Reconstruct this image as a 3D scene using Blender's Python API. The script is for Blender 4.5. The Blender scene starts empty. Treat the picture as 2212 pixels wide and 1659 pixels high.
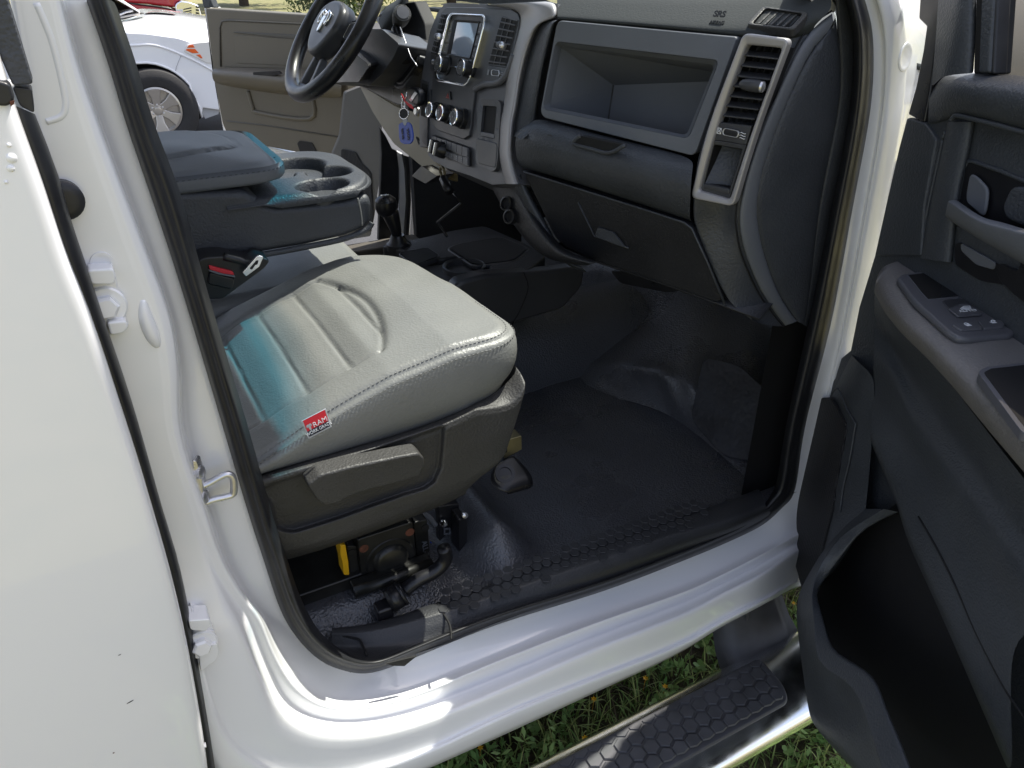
import bpy, bmesh, math, random
from mathutils import Vector, Matrix, noise
random.seed(7)
R = math.radians
scene = bpy.context.scene
COL = scene.collection

# ------------------------------------------------------------------ camera
# x = forward along the truck, y = across it a little to the driver's side, z = up; metres
CAM = Vector((0.0, -0.81, 1.70))
PITCH, AZ, FPX = R(29.4), R(28.5), 1650.0          # FPX: focal length for a 2212 px wide frame
FW = Vector((math.sin(AZ)*math.cos(PITCH), math.cos(AZ)*math.cos(PITCH), -math.sin(PITCH)))
RT = Vector((math.cos(AZ), -math.sin(AZ), 0))
UP = RT.cross(FW)
cam = bpy.data.cameras.new("camera"); camo = bpy.data.objects.new("camera", cam); COL.objects.link(camo)
camo.matrix_world = Matrix(((RT.x, UP.x, -FW.x, CAM.x), (RT.y, UP.y, -FW.y, CAM.y), (RT.z, UP.z, -FW.z, CAM.z), (0, 0, 0, 1)))
cam.sensor_width = 36.0; cam.lens = 36.0*FPX/2212.0; cam.clip_start = 0.02; cam.clip_end = 2000
scene.camera = camo

# ------------------------------------------------------------------ sky, sun, exposure
SUN_EL, SUN_AZ = R(58.7), R(13)                        # sun ahead of the truck, a little to the driver's side
w = bpy.data.worlds.new("World"); scene.world = w; w.use_nodes = True
nt = w.node_tree; bg = nt.nodes["Background"]
sky = nt.nodes.new("ShaderNodeTexSky"); sky.sky_type = 'NISHITA'; sky.sun_disc = False
sky.sun_elevation = SUN_EL; sky.sun_rotation = R(90) - SUN_AZ
sky.air_density = 1.0; sky.dust_density = 2.0; sky.ozone_density = 1.0
# broken cloud drifting across the blue
wtc = nt.nodes.new("ShaderNodeTexCoord"); wmp = nt.nodes.new("ShaderNodeMapping"); wmp.inputs["Scale"].default_value = (1.6, 1.6, 4.0)
wnz = nt.nodes.new("ShaderNodeTexNoise"); wnz.inputs["Scale"].default_value = 1.7; wnz.inputs["Detail"].default_value = 7; wnz.inputs["Roughness"].default_value = .55
wrp = nt.nodes.new("ShaderNodeValToRGB"); wrp.color_ramp.elements[0].position = .45; wrp.color_ramp.elements[1].position = .66
wmx = nt.nodes.new("ShaderNodeMix"); wmx.data_type = 'RGBA'; wmx.inputs[7].default_value = (5.9, 5.6, 5.9, 1)
nt.links.new(wtc.outputs["Generated"], wmp.inputs[0]); nt.links.new(wmp.outputs[0], wnz.inputs["Vector"]); nt.links.new(wnz.outputs["Fac"], wrp.inputs[0])
nt.links.new(wrp.outputs[0], wmx.inputs[0]); nt.links.new(sky.outputs[0], wmx.inputs[6]); nt.links.new(wmx.outputs[2], bg.inputs[0]); bg.inputs[1].default_value = 0.15
sl = bpy.data.lights.new("sun", 'SUN'); sl.energy = 5.0; sl.angle = R(0.55); sl.color = (1, .95, .86)
so = bpy.data.objects.new("sun", sl); COL.objects.link(so)
sdir = Vector((math.cos(SUN_EL)*math.cos(SUN_AZ), math.cos(SUN_EL)*math.sin(SUN_AZ), math.sin(SUN_EL)))
so.rotation_euler = sdir.to_track_quat('Z', 'Y').to_euler(); so.location = sdir*20
scene.view_settings.view_transform = 'Standard'; scene.view_settings.look = 'None'
scene.view_settings.exposure = 0.88; scene.view_settings.gamma = 1
scene.cycles.use_denoising = True
scene.cycles.max_bounces = 8; scene.cycles.diffuse_bounces = 5; scene.cycles.transparent_max_bounces = 12
scene.cycles.sample_clamp_indirect = 6

# ------------------------------------------------------------------ survey helpers: a sight line of the photo meets a real plane
def K(sx, sy, wd):
    """points read in an enlarged crop (origin sx,sy, width wd in photo pixels) -> 2212-wide frame"""
    def f(*a):
        s = wd/4032.0
        return [(sx*2212/4032 + a[i]*s, sy*2212/4032 + a[i+1]*s) for i in range(0, len(a), 2)]
    return f
k00 = K(0, 0, 1344); k10 = K(1344, 0, 1344); k20 = K(2688, 0, 1344)
k01 = K(0, 1008, 1344); k11 = K(1344, 1008, 1344); k21 = K(2688, 1008, 1344)
k02 = K(0, 2016, 1344); k12 = K(1344, 2016, 1344); k22 = K(2688, 2016, 1344)
kw = K(1100, 0, 600); ks = K(1640, 0, 600); kt = K(1640, 350, 600)
kd = K(3300, 0, 732); ke = K(3300, 500, 732); kf = K(3300, 950, 732)
ku = K(1040, 1900, 920); kc = K(600, 450, 960)
def kp(*a): return [(a[i], a[i+1]) for i in range(0, len(a), 2)]
def ray(p): return FW + RT*((p[0]-1106)/FPX) - UP*((p[1]-829.5)/FPX)
def axp(ax, v):
    def f(p):
        d = ray(p); return CAM + d*((v-CAM[ax])/d[ax])
    return f
def XP(v): return axp(0, v)
def YP(v): return axp(1, v)
def ZP(v): return axp(2, v)
def PLN(P0, n, w_=0.0):
    P0 = Vector(P0); n = Vector(n).normalized(); Q = P0 + n*w_
    def f(p):
        d = ray(p); return CAM + d*((Q-CAM).dot(n)/d.dot(n))
    return f
def on(pts, s): return [s(p) for p in pts]
def onv(pts, fac, vals): return [fac(v)(p) for p, v in zip(pts, vals)]
def lerp(a, b, t): return a + (b-a)*t
def lp(p, q, t): return (p[0]+(q[0]-p[0])*t, p[1]+(q[1]-p[1])*t)

# ------------------------------------------------------------------ materials
MATS = {}
def mat(name, col, rough=.5, metal=0., coat=0., bump=None, spec=.5, var=0., varscale=8., trans=0., emis=None, sheen=0., ior=1.45):
    m = bpy.data.materials.new(name); m.use_nodes = True; MATS[name] = m
    n = m.node_tree.nodes; l = m.node_tree.links; b = n["Principled BSDF"]
    b.inputs["Base Color"].default_value = (*col, 1); b.inputs["Roughness"].default_value = rough
    b.inputs["Metallic"].default_value = metal; b.inputs["Coat Weight"].default_value = coat
    b.inputs["Coat Roughness"].default_value = .03; b.inputs["Specular IOR Level"].default_value = spec
    b.inputs["IOR"].default_value = ior
    b.inputs["Transmission Weight"].default_value = trans
    if sheen: b.inputs["Sheen Weight"].default_value = sheen
    tc = n.new("ShaderNodeTexCoord")
    if var:
        nz = n.new("ShaderNodeTexNoise"); nz.inputs["Scale"].default_value = varscale; nz.inputs["Detail"].default_value = 6
        l.new(tc.outputs["Object"], nz.inputs["Vector"])
        mp = n.new("ShaderNodeMapRange"); mp.inputs[1].default_value = .3; mp.inputs[2].default_value = .7
        mp.inputs[3].default_value = 1-var; mp.inputs[4].default_value = 1+var
        l.new(nz.outputs["Fac"], mp.inputs[0])
        mx = n.new("ShaderNodeMix"); mx.data_type = 'RGBA'; mx.blend_type = 'MULTIPLY'; mx.inputs[0].default_value = 1
        mx.inputs[6].default_value = (*col, 1); l.new(mp.outputs[0], mx.inputs[7]); l.new(mx.outputs[2], b.inputs["Base Color"])
        mr = n.new("ShaderNodeMapRange"); mr.inputs[1].default_value = .3; mr.inputs[2].default_value = .7
        mr.inputs[3].default_value = max(0, rough-.06); mr.inputs[4].default_value = min(1, rough+.06)
        l.new(nz.outputs["Fac"], mr.inputs[0]); l.new(mr.outputs[0], b.inputs["Roughness"])
    if bump:
        kind, sc, st, dist = bump
        bp = n.new("ShaderNodeBump"); bp.inputs["Strength"].default_value = st; bp.inputs["Distance"].default_value = dist
        if kind == 'leather':
            v = n.new("ShaderNodeTexVoronoi"); v.inputs["Scale"].default_value = sc; v.feature = 'SMOOTH_F1'
            nz2 = n.new("ShaderNodeTexNoise"); nz2.inputs["Scale"].default_value = sc*.6; nz2.inputs["Detail"].default_value = 4
            ad = n.new("ShaderNodeMath"); ad.operation = 'ADD'
            l.new(tc.outputs["Object"], v.inputs["Vector"]); l.new(tc.outputs["Object"], nz2.inputs["Vector"])
            l.new(v.outputs["Distance"], ad.inputs[0]); l.new(nz2.outputs["Fac"], ad.inputs[1]); h = ad.outputs[0]
        elif kind == 'mesh':
            v = n.new("ShaderNodeTexVoronoi"); v.inputs["Scale"].default_value = sc; v.inputs["Randomness"].default_value = 0
            l.new(tc.outputs["Object"], v.inputs["Vector"]); h = v.outputs["Distance"]
        else:
            v = n.new("ShaderNodeTexNoise"); v.inputs["Scale"].default_value = sc; v.inputs["Detail"].default_value = 5
            l.new(tc.outputs["Object"], v.inputs["Vector"]); h = v.outputs["Fac"]
        l.new(h, bp.inputs["Height"]); l.new(bp.outputs[0], b.inputs["Normal"])
    if emis:
        b.inputs["Emission Color"].default_value = (*emis[0], 1); b.inputs["Emission Strength"].default_value = emis[1]
    return m
mat('white_paint', (.80, .80, .81), .3, coat=1., ior=1.5)
mat('rubber', (.018, .0185, .021), .42, var=.25, varscale=25, bump=('noise', 300, .15, .001))
mat('charcoal', (.042, .046, .054), .5, bump=('leather', 300, .42, .0018), var=.10, varscale=10)
mat('charcoal_warm', (.040, .039, .038), .52, bump=('leather', 300, .42, .0018), var=.08, varscale=10)
mat('dash_top', (.036, .040, .042), .72, bump=('leather', 330, .22, .0012), var=.07, varscale=8, spec=.22)
mat('dash_grey', (.112, .120, .136), .5, bump=('leather', 500, .18, .001), var=.06, varscale=8)
mat('dash_dark', (.042, .046, .054), .46, bump=('leather', 280, .45, .0018), var=.12, varscale=12)
mat('glove_dark', (.016, .0165, .019), .48, bump=('leather', 300, .42, .0018), var=.2, varscale=9)
mat('smooth_black', (.012, .012, .014), .32, var=.1, varscale=20)
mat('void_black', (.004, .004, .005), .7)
mat('silver_trim', (.33, .32, .325), .42, metal=.35, bump=('noise', 900, .05, .0005), var=.04, varscale=15)
mat('stack_grey', (.092, .093, .104), .42, bump=('noise', 900, .08, .0005), var=.05, varscale=12)
mat('stack_dark', (.040, .041, .046), .38, var=.06, varscale=12)
mat('chrome', (.82, .84, .86), .08, metal=1.)
mat('polished_tube', (.85, .86, .87), .2, metal=1., var=.03, varscale=30)
mat('zinc', (.62, .62, .64), .3, metal=.85, var=.05, varscale=40)
mat('seat_vinyl', (.172, .175, .168), .42, bump=('leather', 300, .34, .0014), var=.05, varscale=9)
mat('door_black', (.044, .049, .056), .48, bump=('leather', 300, .42, .0018), var=.12, varscale=10)
mat('arm_lit_grey', (.150, .143, .140), .5, bump=('leather', 300, .42, .0018), var=.08, varscale=10)  # door plastic made lighter: sun and sky on the armrest put into its colour
mat('zinc_olive', (.26, .23, .13), .35, metal=.7, var=.1, varscale=40)
mat('seat_stitch', (.19, .19, .185), .6)
mat('floor_vinyl', (.062, .064, .072), .30, bump=('leather', 260, .6, .0026), var=.10, varscale=5, spec=.8)
mat('sill_black', (.030, .031, .034), .42, bump=('leather', 360, .35, .0014), var=.15, varscale=10)
mat('hex_black', (.031, .032, .035), .45, var=.15, varscale=25)
mat('pad_black', (.058, .059, .066), .55, var=.2, varscale=20, bump=('noise', 400, .15, .001))
mat('metal_black', (.013, .013, .012), .38, var=.3, varscale=30)
mat('rust', (.10, .035, .02), .8, var=.4, varscale=60)
mat('yellow_plastic', (.72, .40, .01), .4)
mat('red_plastic', (.55, .02, .035), .4)
mat('blue_tag', (.012, .06, .42), .45)
mat('ink', (.006, .006, .012), .6)
mat('white_print', (.75, .76, .78), .5)
mat('dim_print', (.22, .23, .25), .5)
mat('label_red', (.62, .02, .035), .6)
mat('label_navy', (.012, .012, .03), .6)
mat('label_grey', (.42, .43, .45), .6)
mat('beige_trim', (.50, .48, .43), .55)
mat('door_tan', (.135, .118, .090), .5, bump=('leather', 420, .2, .001), var=.05, varscale=8)  # warm reflection of the grass is put into this panel colour
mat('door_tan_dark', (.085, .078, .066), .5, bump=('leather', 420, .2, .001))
mat('knee_grass_tint', (.17, .14, .075), .4, var=.05, varscale=8)  # olive stands in for grass light reflected on the panel
mat('kick_grey', (.115, .112, .108), .5, var=.05, varscale=8)
mat('screen', (.30, .35, .44), .08, spec=.8, coat=1.)  # pale blue of the reflected sky is painted into the base colour
mat('hazard_red', (.28, .03, .025), .4)
mat('tyre', (.025, .024, .024), .75, bump=('noise', 60, .4, .004), var=.2, varscale=20)
mat('alloy', (.50, .47, .43), .28, metal=.8)
mat('red_paint', (.42, .012, .02), .25, coat=1.)
mat('amber', (.75, .12, .02), .25, coat=.5)
mat('lamp_clear', (.72, .70, .66), .15, coat=1.)
mat('asphalt', (.055, .055, .058), .85, bump=('noise', 150, .4, .006), var=.25, varscale=40)
mat('tread_vinyl', (.030, .031, .036), .42, bump=('leather', 90, .5, .004), var=.3, varscale=14)
def glassmat(name, tint, refl=.08):
    m = bpy.data.materials.new(name); m.use_nodes = True; MATS[name] = m
    n = m.node_tree.nodes; l = m.node_tree.links
    for x in list(n):
        if x.type != 'OUTPUT_MATERIAL': n.remove(x)
    t = n.new("ShaderNodeBsdfTransparent"); t.inputs[0].default_value = (*tint, 1)
    g = n.new("ShaderNodeBsdfGlossy"); g.inputs[1].default_value = .02
    lw = n.new("ShaderNodeLayerWeight"); lw.inputs[0].default_value = .5; pw = n.new("ShaderNodeMath"); pw.operation = 'POWER'; pw.inputs[1].default_value = 5
    fr = n.new("ShaderNodeMath"); fr.operation = 'MULTIPLY_ADD'; fr.inputs[1].default_value = .9; fr.inputs[2].default_value = .045
    l.new(lw.outputs["Facing"], pw.inputs[0]); l.new(pw.outputs[0], fr.inputs[0])
    mx = n.new("ShaderNodeMixShader"); l.new(fr.outputs[0], mx.inputs[0]); l.new(t.outputs[0], mx.inputs[1]); l.new(g.outputs[0], mx.inputs[2])
    l.new(mx.outputs[0], n["Material Output"].inputs[0])
    return m, n, l, t
glassmat('glass', (.86, .90, .88)); glassmat('dark_glass', (.22, .20, .17))
# windscreen glass with the blue-green shade band along its upper edge (object z = height up the glass)
m_, n_, l_, t_ = glassmat('windscreen', (.9, .95, .93))
tc_ = n_.new("ShaderNodeTexCoord"); sp_ = n_.new("ShaderNodeSeparateXYZ"); l_.new(tc_.outputs["Object"], sp_.inputs[0])
rp_ = n_.new("ShaderNodeValToRGB"); mr_ = n_.new("ShaderNodeMapRange")
mr_.inputs[1].default_value = 1.936; mr_.inputs[2].default_value = 1.985
l_.new(sp_.outputs[2], mr_.inputs[0]); l_.new(mr_.outputs[0], rp_.inputs[0]); l_.new(rp_.outputs[0], t_.inputs[0])
rp_.color_ramp.elements[0].position = .05; rp_.color_ramp.elements[0].color = (.90, .94, .92, 1)
rp_.color_ramp.elements[1].position = .60; rp_.color_ramp.elements[1].color = (.03, .36, .52, 1)

# ------------------------------------------------------------------ mesh helpers
def new_empty(name, loc, parent=None):
    o = bpy.data.objects.new(name, None); COL.objects.link(o); o.location = loc; o.empty_display_size = .1
    if parent: o.parent = parent
    return o
def tag(o, label, cat, group=None, kind=None):
    if label: o["label"] = label
    if cat: o["category"] = cat
    if group: o["group"] = group
    if kind: o["kind"] = kind
    return o
def mk(name, V, F, m, parent=None, smooth=True):
    me = bpy.data.meshes.new(name)
    me.from_pydata([tuple(v) for v in V], [], F); me.update()
    bm = bmesh.new(); bm.from_mesh(me); bmesh.ops.recalc_face_normals(bm, faces=bm.faces); bm.to_mesh(me); bm.free()
    me.materials.append(MATS[m])
    if smooth:
        for p in me.polygons: p.use_smooth = True
    o = bpy.data.objects.new(name, me); COL.objects.link(o)
    if parent: o.parent = parent
    return o
def catmull(P, n):
    out = []
    for i in range(len(P)-1):
        a = P[max(i-1, 0)]; b = P[i]; c = P[i+1]; d = P[min(i+2, len(P)-1)]
        for j in range(n):
            t = j/n
            out.append(.5*((2*b) + (c-a)*t + (2*a-5*b+4*c-d)*t*t + (3*b-a-3*c+d)*t**3))
    out.append(P[-1]); return out
def resample(P, n):
    P = [Vector(p) for p in P]; L = [0]
    for a, b in zip(P, P[1:]): L.append(L[-1]+(b-a).length)
    out = []; j = 0
    for i in range(n):
        s = L[-1]*i/(n-1)
        while j < len(P)-2 and L[j+1] < s: j += 1
        d = L[j+1]-L[j]; out.append(P[j].lerp(P[j+1], (s-L[j])/d if d > 1e-9 else 0))
    return out
def surf(o, p):
    """where the sight line of p meets a finished surface, and the surface normal there"""
    bpy.context.view_layer.update(); e = o.evaluated_get(bpy.context.evaluated_depsgraph_get())
    ok, loc, nn, _ = e.ray_cast(CAM, ray(p).normalized())
    if nn.dot(CAM-loc) < 0: nn = -nn
    return loc, nn
def loft(name, rows, m, parent=None, subd=2, thick=0, closed=False, crease=None):
    nc = len(rows[0]); V = [v for r in rows for v in r]; F = []
    for i in range(len(rows)-1):
        for j in range(nc if closed else nc-1):
            a = i*nc+j; b = i*nc+(j+1) % nc
            F.append((a, b, b+nc, a+nc))
    o = mk(name, V, F, m, parent)
    if subd:
        s = o.modifiers.new("s", 'SUBSURF'); s.levels = subd; s.render_levels = subd
    if thick:
        t = o.modifiers.new("t", 'SOLIDIFY'); t.thickness = thick; t.offset = 0
    return o
def wn(o):
    o.modifiers.new("wn", 'WEIGHTED_NORMAL').keep_sharp = True
def bev(o, wd, seg=2):
    if wd > 0:
        b = o.modifiers.new("b", 'BEVEL'); b.width = wd; b.segments = seg; b.limit_method = 'ANGLE'; b.angle_limit = R(35)
        b.harden_normals = False
    wn(o)
def prism(name, loop, off, m, parent=None, bevel=.002, seg=2):
    n = len(loop); off = Vector(off); V = list(loop)+[p+off for p in loop]
    F = [tuple(range(n)), tuple(range(2*n-1, n-1, -1))]+[(i, (i+1) % n, (i+1) % n+n, i+n) for i in range(n)]
    o = mk(name, V, F, m, parent); bev(o, bevel, seg); return o
def match_loops(A, B, n=88):
    """two closed loops with different point counts -> the same number of points, facing each other"""
    c = sum(B, Vector())/len(B); nn = Vector()
    for i in range(len(A)): nn += (A[i]-c).cross(A[(i+1) % len(A)]-c)
    nn.normalize(); ux = (A[0]-c); ux = (ux-nn*ux.dot(nn)).normalized(); uy = nn.cross(ux)
    def at_angles(L):
        pol = []
        m_ = len(L)
        for i in range(m_):
            a, b = L[i], L[(i+1) % m_]
            for k in range(8): pol.append(a.lerp(b, k/8))
        return pol
    def pick(L, ths):
        P = at_angles(L); ang = [math.atan2((p-c).dot(uy), (p-c).dot(ux)) for p in P]
        return [min(zip(ang, P), key=lambda t: abs((t[0]-th+math.pi) % (2*math.pi)-math.pi))[1] for th in ths]
    ths = sorted(set([math.atan2((p-c).dot(uy), (p-c).dot(ux)) for p in A+B]+[-math.pi+2*math.pi*k/n for k in range(n)]))
    t2 = [ths[0]]
    for t in ths[1:]:
        if t-t2[-1] > .004: t2.append(t)
    return pick(A, t2), pick(B, t2)
def ringframe(name, outer, inner, off, m, parent=None, bevel=.002, seg=2):
    if len(outer) != len(inner): outer, inner = match_loops(outer, inner)
    n = len(outer); off = Vector(off); V = list(outer)+list(inner)+[p+off for p in outer]+[p+off for p in inner]; F = []
    for i in range(n):
        j = (i+1) % n
        F += [(i, j, n+j, n+i), (2*n+i, 3*n+i, 3*n+j, 2*n+j), (i, 2*n+i, 2*n+j, j), (n+i, n+j, 3*n+j, 3*n+i)]
    o = mk(name, V, F, m, parent); bev(o, bevel, seg); return o
def pocket(name, loop, floor, m, parent=None, bevel=0):
    n = len(loop); V = list(loop)+list(floor)
    F = [(i, (i+1) % n, (i+1) % n+n, i+n) for i in range(n)]+[tuple(range(2*n-1, n-1, -1))]
    me = mk(name, V, F, m, parent, smooth=False); return me
def rl(pts, r, seg=5):
    """round the corners of a closed 3-D loop"""
    out = []; n = len(pts)
    for i in range(n):
        a, b, c = pts[i-1], pts[i], pts[(i+1) % n]
        rr = r[i] if isinstance(r, (list, tuple)) else r
        u = (a-b); v = (c-b); q = min(rr, u.length*.48, v.length*.48)
        if q < 1e-5: out.append(b.copy()); continue
        p0 = b+u.normalized()*q; p1 = b+v.normalized()*q
        for k in range(seg+1):
            t = k/seg; out.append(p0*(1-t)**2 + b*2*t*(1-t) + p1*t*t)
    return out
def scale_loop(L, s, off=Vector((0, 0, 0))):
    c = sum(L, Vector())/len(L); return [c+(p-c)*s+off for p in L]
def tube(name, P, r, m, parent=None, ns=10, cyc=False, smoothn=0, caps=True):
    P = [Vector(p) for p in P]
    if smoothn: P = catmull(P, smoothn)
    n = len(P); V = []; F = []; prev = None
    for i in range(n):
        t = ((P[(i+1) % n]-P[i-1]) if cyc else (P[min(i+1, n-1)]-P[max(i-1, 0)])).normalized()
        if prev is None:
            a = t.cross(Vector((0, 0, 1)));  a = a if a.length > .1 else t.cross(Vector((1, 0, 0)))
        else: a = prev - t*prev.dot(t)
        a.normalize(); prev = a; b = t.cross(a)
        rr = r[i] if isinstance(r, (list, tuple)) else r
        for k in range(ns):
            th = 2*math.pi*k/ns; V.append(P[i]+(a*math.cos(th)+b*math.sin(th))*rr)
    for i in range(n if cyc else n-1):
        for k in range(ns):
            a0 = i*ns+k; a1 = i*ns+(k+1) % ns; b0 = ((i+1) % n)*ns+k; b1 = ((i+1) % n)*ns+(k+1) % ns
            F.append((a0, a1, b1, b0))
    if not cyc and caps: F += [tuple(range(ns)), tuple(range((n-1)*ns, n*ns))]
    return mk(name, V, F, m, parent)
def lathe(name, c, axis, prof, m, parent=None, ns=28, bevel=0, xref=None):
    axis = Vector(axis).normalized(); c = Vector(c)
    a = Vector(xref) if xref else (axis.cross(Vector((0, 0, 1))) if abs(axis.z) < .9 else axis.cross(Vector((1, 0, 0))))
    a = (a-axis*a.dot(axis)).normalized(); b = axis.cross(a); V = []; F = []
    for r_, h in prof:
        for k in range(ns):
            th = 2*math.pi*k/ns; V.append(c+axis*h+(a*math.cos(th)+b*math.sin(th))*max(r_, 1e-4))
    for i in range(len(prof)-1):
        for k in range(ns): F.append((i*ns+k, i*ns+(k+1) % ns, (i+1)*ns+(k+1) % ns, (i+1)*ns+k))
    F += [tuple(range(ns)), tuple(range((len(prof)-1)*ns, len(prof)*ns))]
    o = mk(name, V, F, m, parent)
    e = o.modifiers.new("e", 'EDGE_SPLIT'); e.split_angle = R(38); return o
def box(name, c, sx, sy, sz, m, parent=None, bevel=.003, axes=None, seg=2):
    c = Vector(c); ax = axes or (Vector((1, 0, 0)), Vector((0, 1, 0)), Vector((0, 0, 1)))
    V = [c+ax[0]*(sx/2*i)+ax[1]*(sy/2*j)+ax[2]*(sz/2*k) for i in (-1, 1) for j in (-1, 1) for k in (-1, 1)]
    F = [(0, 1, 3, 2), (4, 6, 7, 5), (0, 4, 5, 1), (2, 3, 7, 6), (0, 2, 6, 4), (1, 5, 7, 3)]
    o = mk(name, V, F, m, parent); bev(o, bevel, seg); return o
def text(s, org, xd, yd, size, m, ext=.0004, align='CENTER', parent=None, name='lettering', bold=0, wscale=1.0):
    cu = bpy.data.curves.new("t", 'FONT'); cu.body = s; cu.size = size; cu.extrude = ext; cu.align_x = align; cu.align_y = 'CENTER'; cu.offset = bold
    t = bpy.data.objects.new("t", cu); COL.objects.link(t); bpy.context.view_layer.update()
    me = bpy.data.meshes.new_from_object(t.evaluated_get(bpy.context.evaluated_depsgraph_get()))
    xd = Vector(xd).normalized(); yd = Vector(yd); yd = (yd-xd*yd.dot(xd)).normalized(); zd = xd.cross(yd); org = Vector(org)
    for v in me.vertices: v.co = org+xd*(v.co.x*wscale)+yd*v.co.y+zd*v.co.z
    bpy.data.objects.remove(t); bpy.data.curves.remove(cu)
    me.materials.clear(); me.materials.append(MATS[m]); o = bpy.data.objects.new(name, me); COL.objects.link(o)
    if parent: o.parent = parent
    return o
def join(name, objs, parent=None):
    """bake modifiers and merge several pieces of one part into ONE mesh object"""
    bpy.context.view_layer.update(); dg = bpy.context.evaluated_depsgraph_get()
    V = []; F = []; MI = []; SM = []; ml = []; NV = []
    for o in objs:
        me = bpy.data.meshes.new_from_object(o.evaluated_get(dg)); mw = o.matrix_world
        base = len(V); V += [tuple(mw @ v.co) for v in me.vertices]
        idx = []
        for mm in me.materials:
            if mm not in ml: ml.append(mm)
            idx.append(ml.index(mm))
        for p in me.polygons:
            F.append([base+i for i in p.vertices]); MI.append(idx[p.material_index] if idx else 0); SM.append(p.use_smooth)
        NV += [tuple(c.vector) for c in me.corner_normals]
        bpy.data.meshes.remove(me)
    for o in objs: bpy.data.objects.remove(o)
    me = bpy.data.meshes.new(name); me.from_pydata(V, [], F)
    for mm in ml: me.materials.append(mm)
    me.polygons.foreach_set("material_index", MI); me.polygons.foreach_set("use_smooth", SM)
    me.normals_split_custom_set(NV)
    me.update(); o = bpy.data.objects.new(name, me); COL.objects.link(o)
    if parent: o.parent = parent
    return o

# =================================================================== THE WHITE TRUCK
truck = new_empty('pickup_truck', (0, 0, 0))
tag(truck, 'white crew cab pickup truck nearest the camera, its front doors standing open', 'pickup truck')

# ---- painted body side: B-pillar, sill and hinge pillar in one pressed sheet
S1 = kp(187,0, 233,133, 273,267, 323,413, 370,553, 410,680, 447,803, 487,936, 537,1106, 573,1216, 607,1319, 643,1379, 687,1423,
        737,1446, 804,1453, 904,1416, 1070,1349, 1304,1276, 1474,1211, 1575,1169, 1648,1133, 1690,1095, 1718,1056, 1738,920,
        1794,703, 1841,450, 1881,233, 1886,83, 1868,0, 1848,-60)
S0 = kp(247,0, 293,133, 333,267, 390,417, 427,553, 463,680, 500,803, 540,936, 587,1106, 616,1193, 646,1283, 680,1350, 715,1388,
        760,1413, 815,1420, 895,1390, 1060,1324, 1290,1252, 1462,1188, 1560,1146, 1625,1110, 1658,1076, 1678,1040, 1697,920,
        1745,703, 1796,450, 1836,233, 1842,83, 1826,0, 1806,-60)
W2 = kp(133,0, 167,133, 213,267, 267,413, 320,553, 366,680, 386,803, 391,936, 447,1106, 480,1205, 525,1285, 562,1335, 590,1410,
        640,1490, 725,1532, 871,1512, 1075,1430, 1290,1346, 1474,1282, 1570,1238, 1643,1200, 1705,1165, 1755,1120, 1772,930,
        1826,703, 1872,450, 1908,233, 1912,83, 1894,0, 1874,-60)
LL = kp(20,0, 40,133, 50,267, 90,413, 130,553, 180,680, 220,803, 257,936, 305,1106, 340,1216, 365,1319, 385,1400, 400,1500)
def pil(t): return [lp(a, b, t) for a, b in zip(W2[:12], LL[:12])]
G1 = pil(.12)+kp(575,1430, 625,1520, 725,1557, 871,1538, 1078,1462, 1290,1373, 1474,1302, 1568,1257, 1643,1218, 1707,1180, 1762,1140,
        1790,930, 1846,703, 1893,450, 1930,233, 1936,83, 1918,0, 1900,-60)
R2 = pil(.25)+kp(560,1450, 615,1545, 725,1580, 880,1562, 1080,1485, 1288,1394, 1474,1322, 1567,1274, 1643,1236, 1709,1195, 1765,1155,
        1806,930, 1864,703, 1914,450, 1952,233, 1958,83, 1942,0, 1926,-60)
FC = pil(.55)+kp(520,1520, 600,1620, 760,1640, 905,1595, 1080,1525, 1285,1430, 1470,1352, 1562,1303, 1642,1262, 1712,1220, 1775,1180,
        1830,930, 1890,703, 1940,450, 1982,233, 1992,83, 1980,0, 1970,-60)
F1 = pil(.8)+kp(490,1600, 660,1690, 800,1664, 920,1625, 1080,1549, 1280,1468, 1470,1393, 1560,1342, 1641,1300, 1718,1255, 1785,1215,
        1850,930, 1910,703, 1965,450, 2010,233, 2024,83, 2014,0, 2005,-60)
EE = pil(1.0)+kp(470,1700, 720,1760, 830,1712, 928,1668, 1079,1601, 1300,1497, 1460,1421, 1555,1362, 1640,1317, 1725,1270, 1795,1235,
        1875,930, 1935,703, 1990,450, 2036,233, 2054,83, 2046,0, 2040,-60)
def dens(P, n=3): return [(v.x, v.y) for v in catmull([Vector((a, b, 0)) for a, b in P], n)]
S1, S0, W2, G1, R2, FC, F1, EE = [dens(q) for q in (S1, S0, W2, G1, R2, FC, F1, EE)]
NS = len(S1)
def yv(pv, rv, hv): return [v.x for v in catmull([Vector((v, 0, 0)) for v in yv0(pv, rv, hv)], 3)]
def yv0(pv, rv, hv): return [pv]*9+[lerp(pv, rv, .12), lerp(pv, rv, .4), lerp(pv, rv, .68), lerp(pv, rv, .9)]+[rv]*8+[lerp(rv, hv, .3), lerp(rv, hv, .7)]+[hv]*7
def mid(A, B, t): return [lp(a, b, t) for a, b in zip(A, B)]
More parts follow.
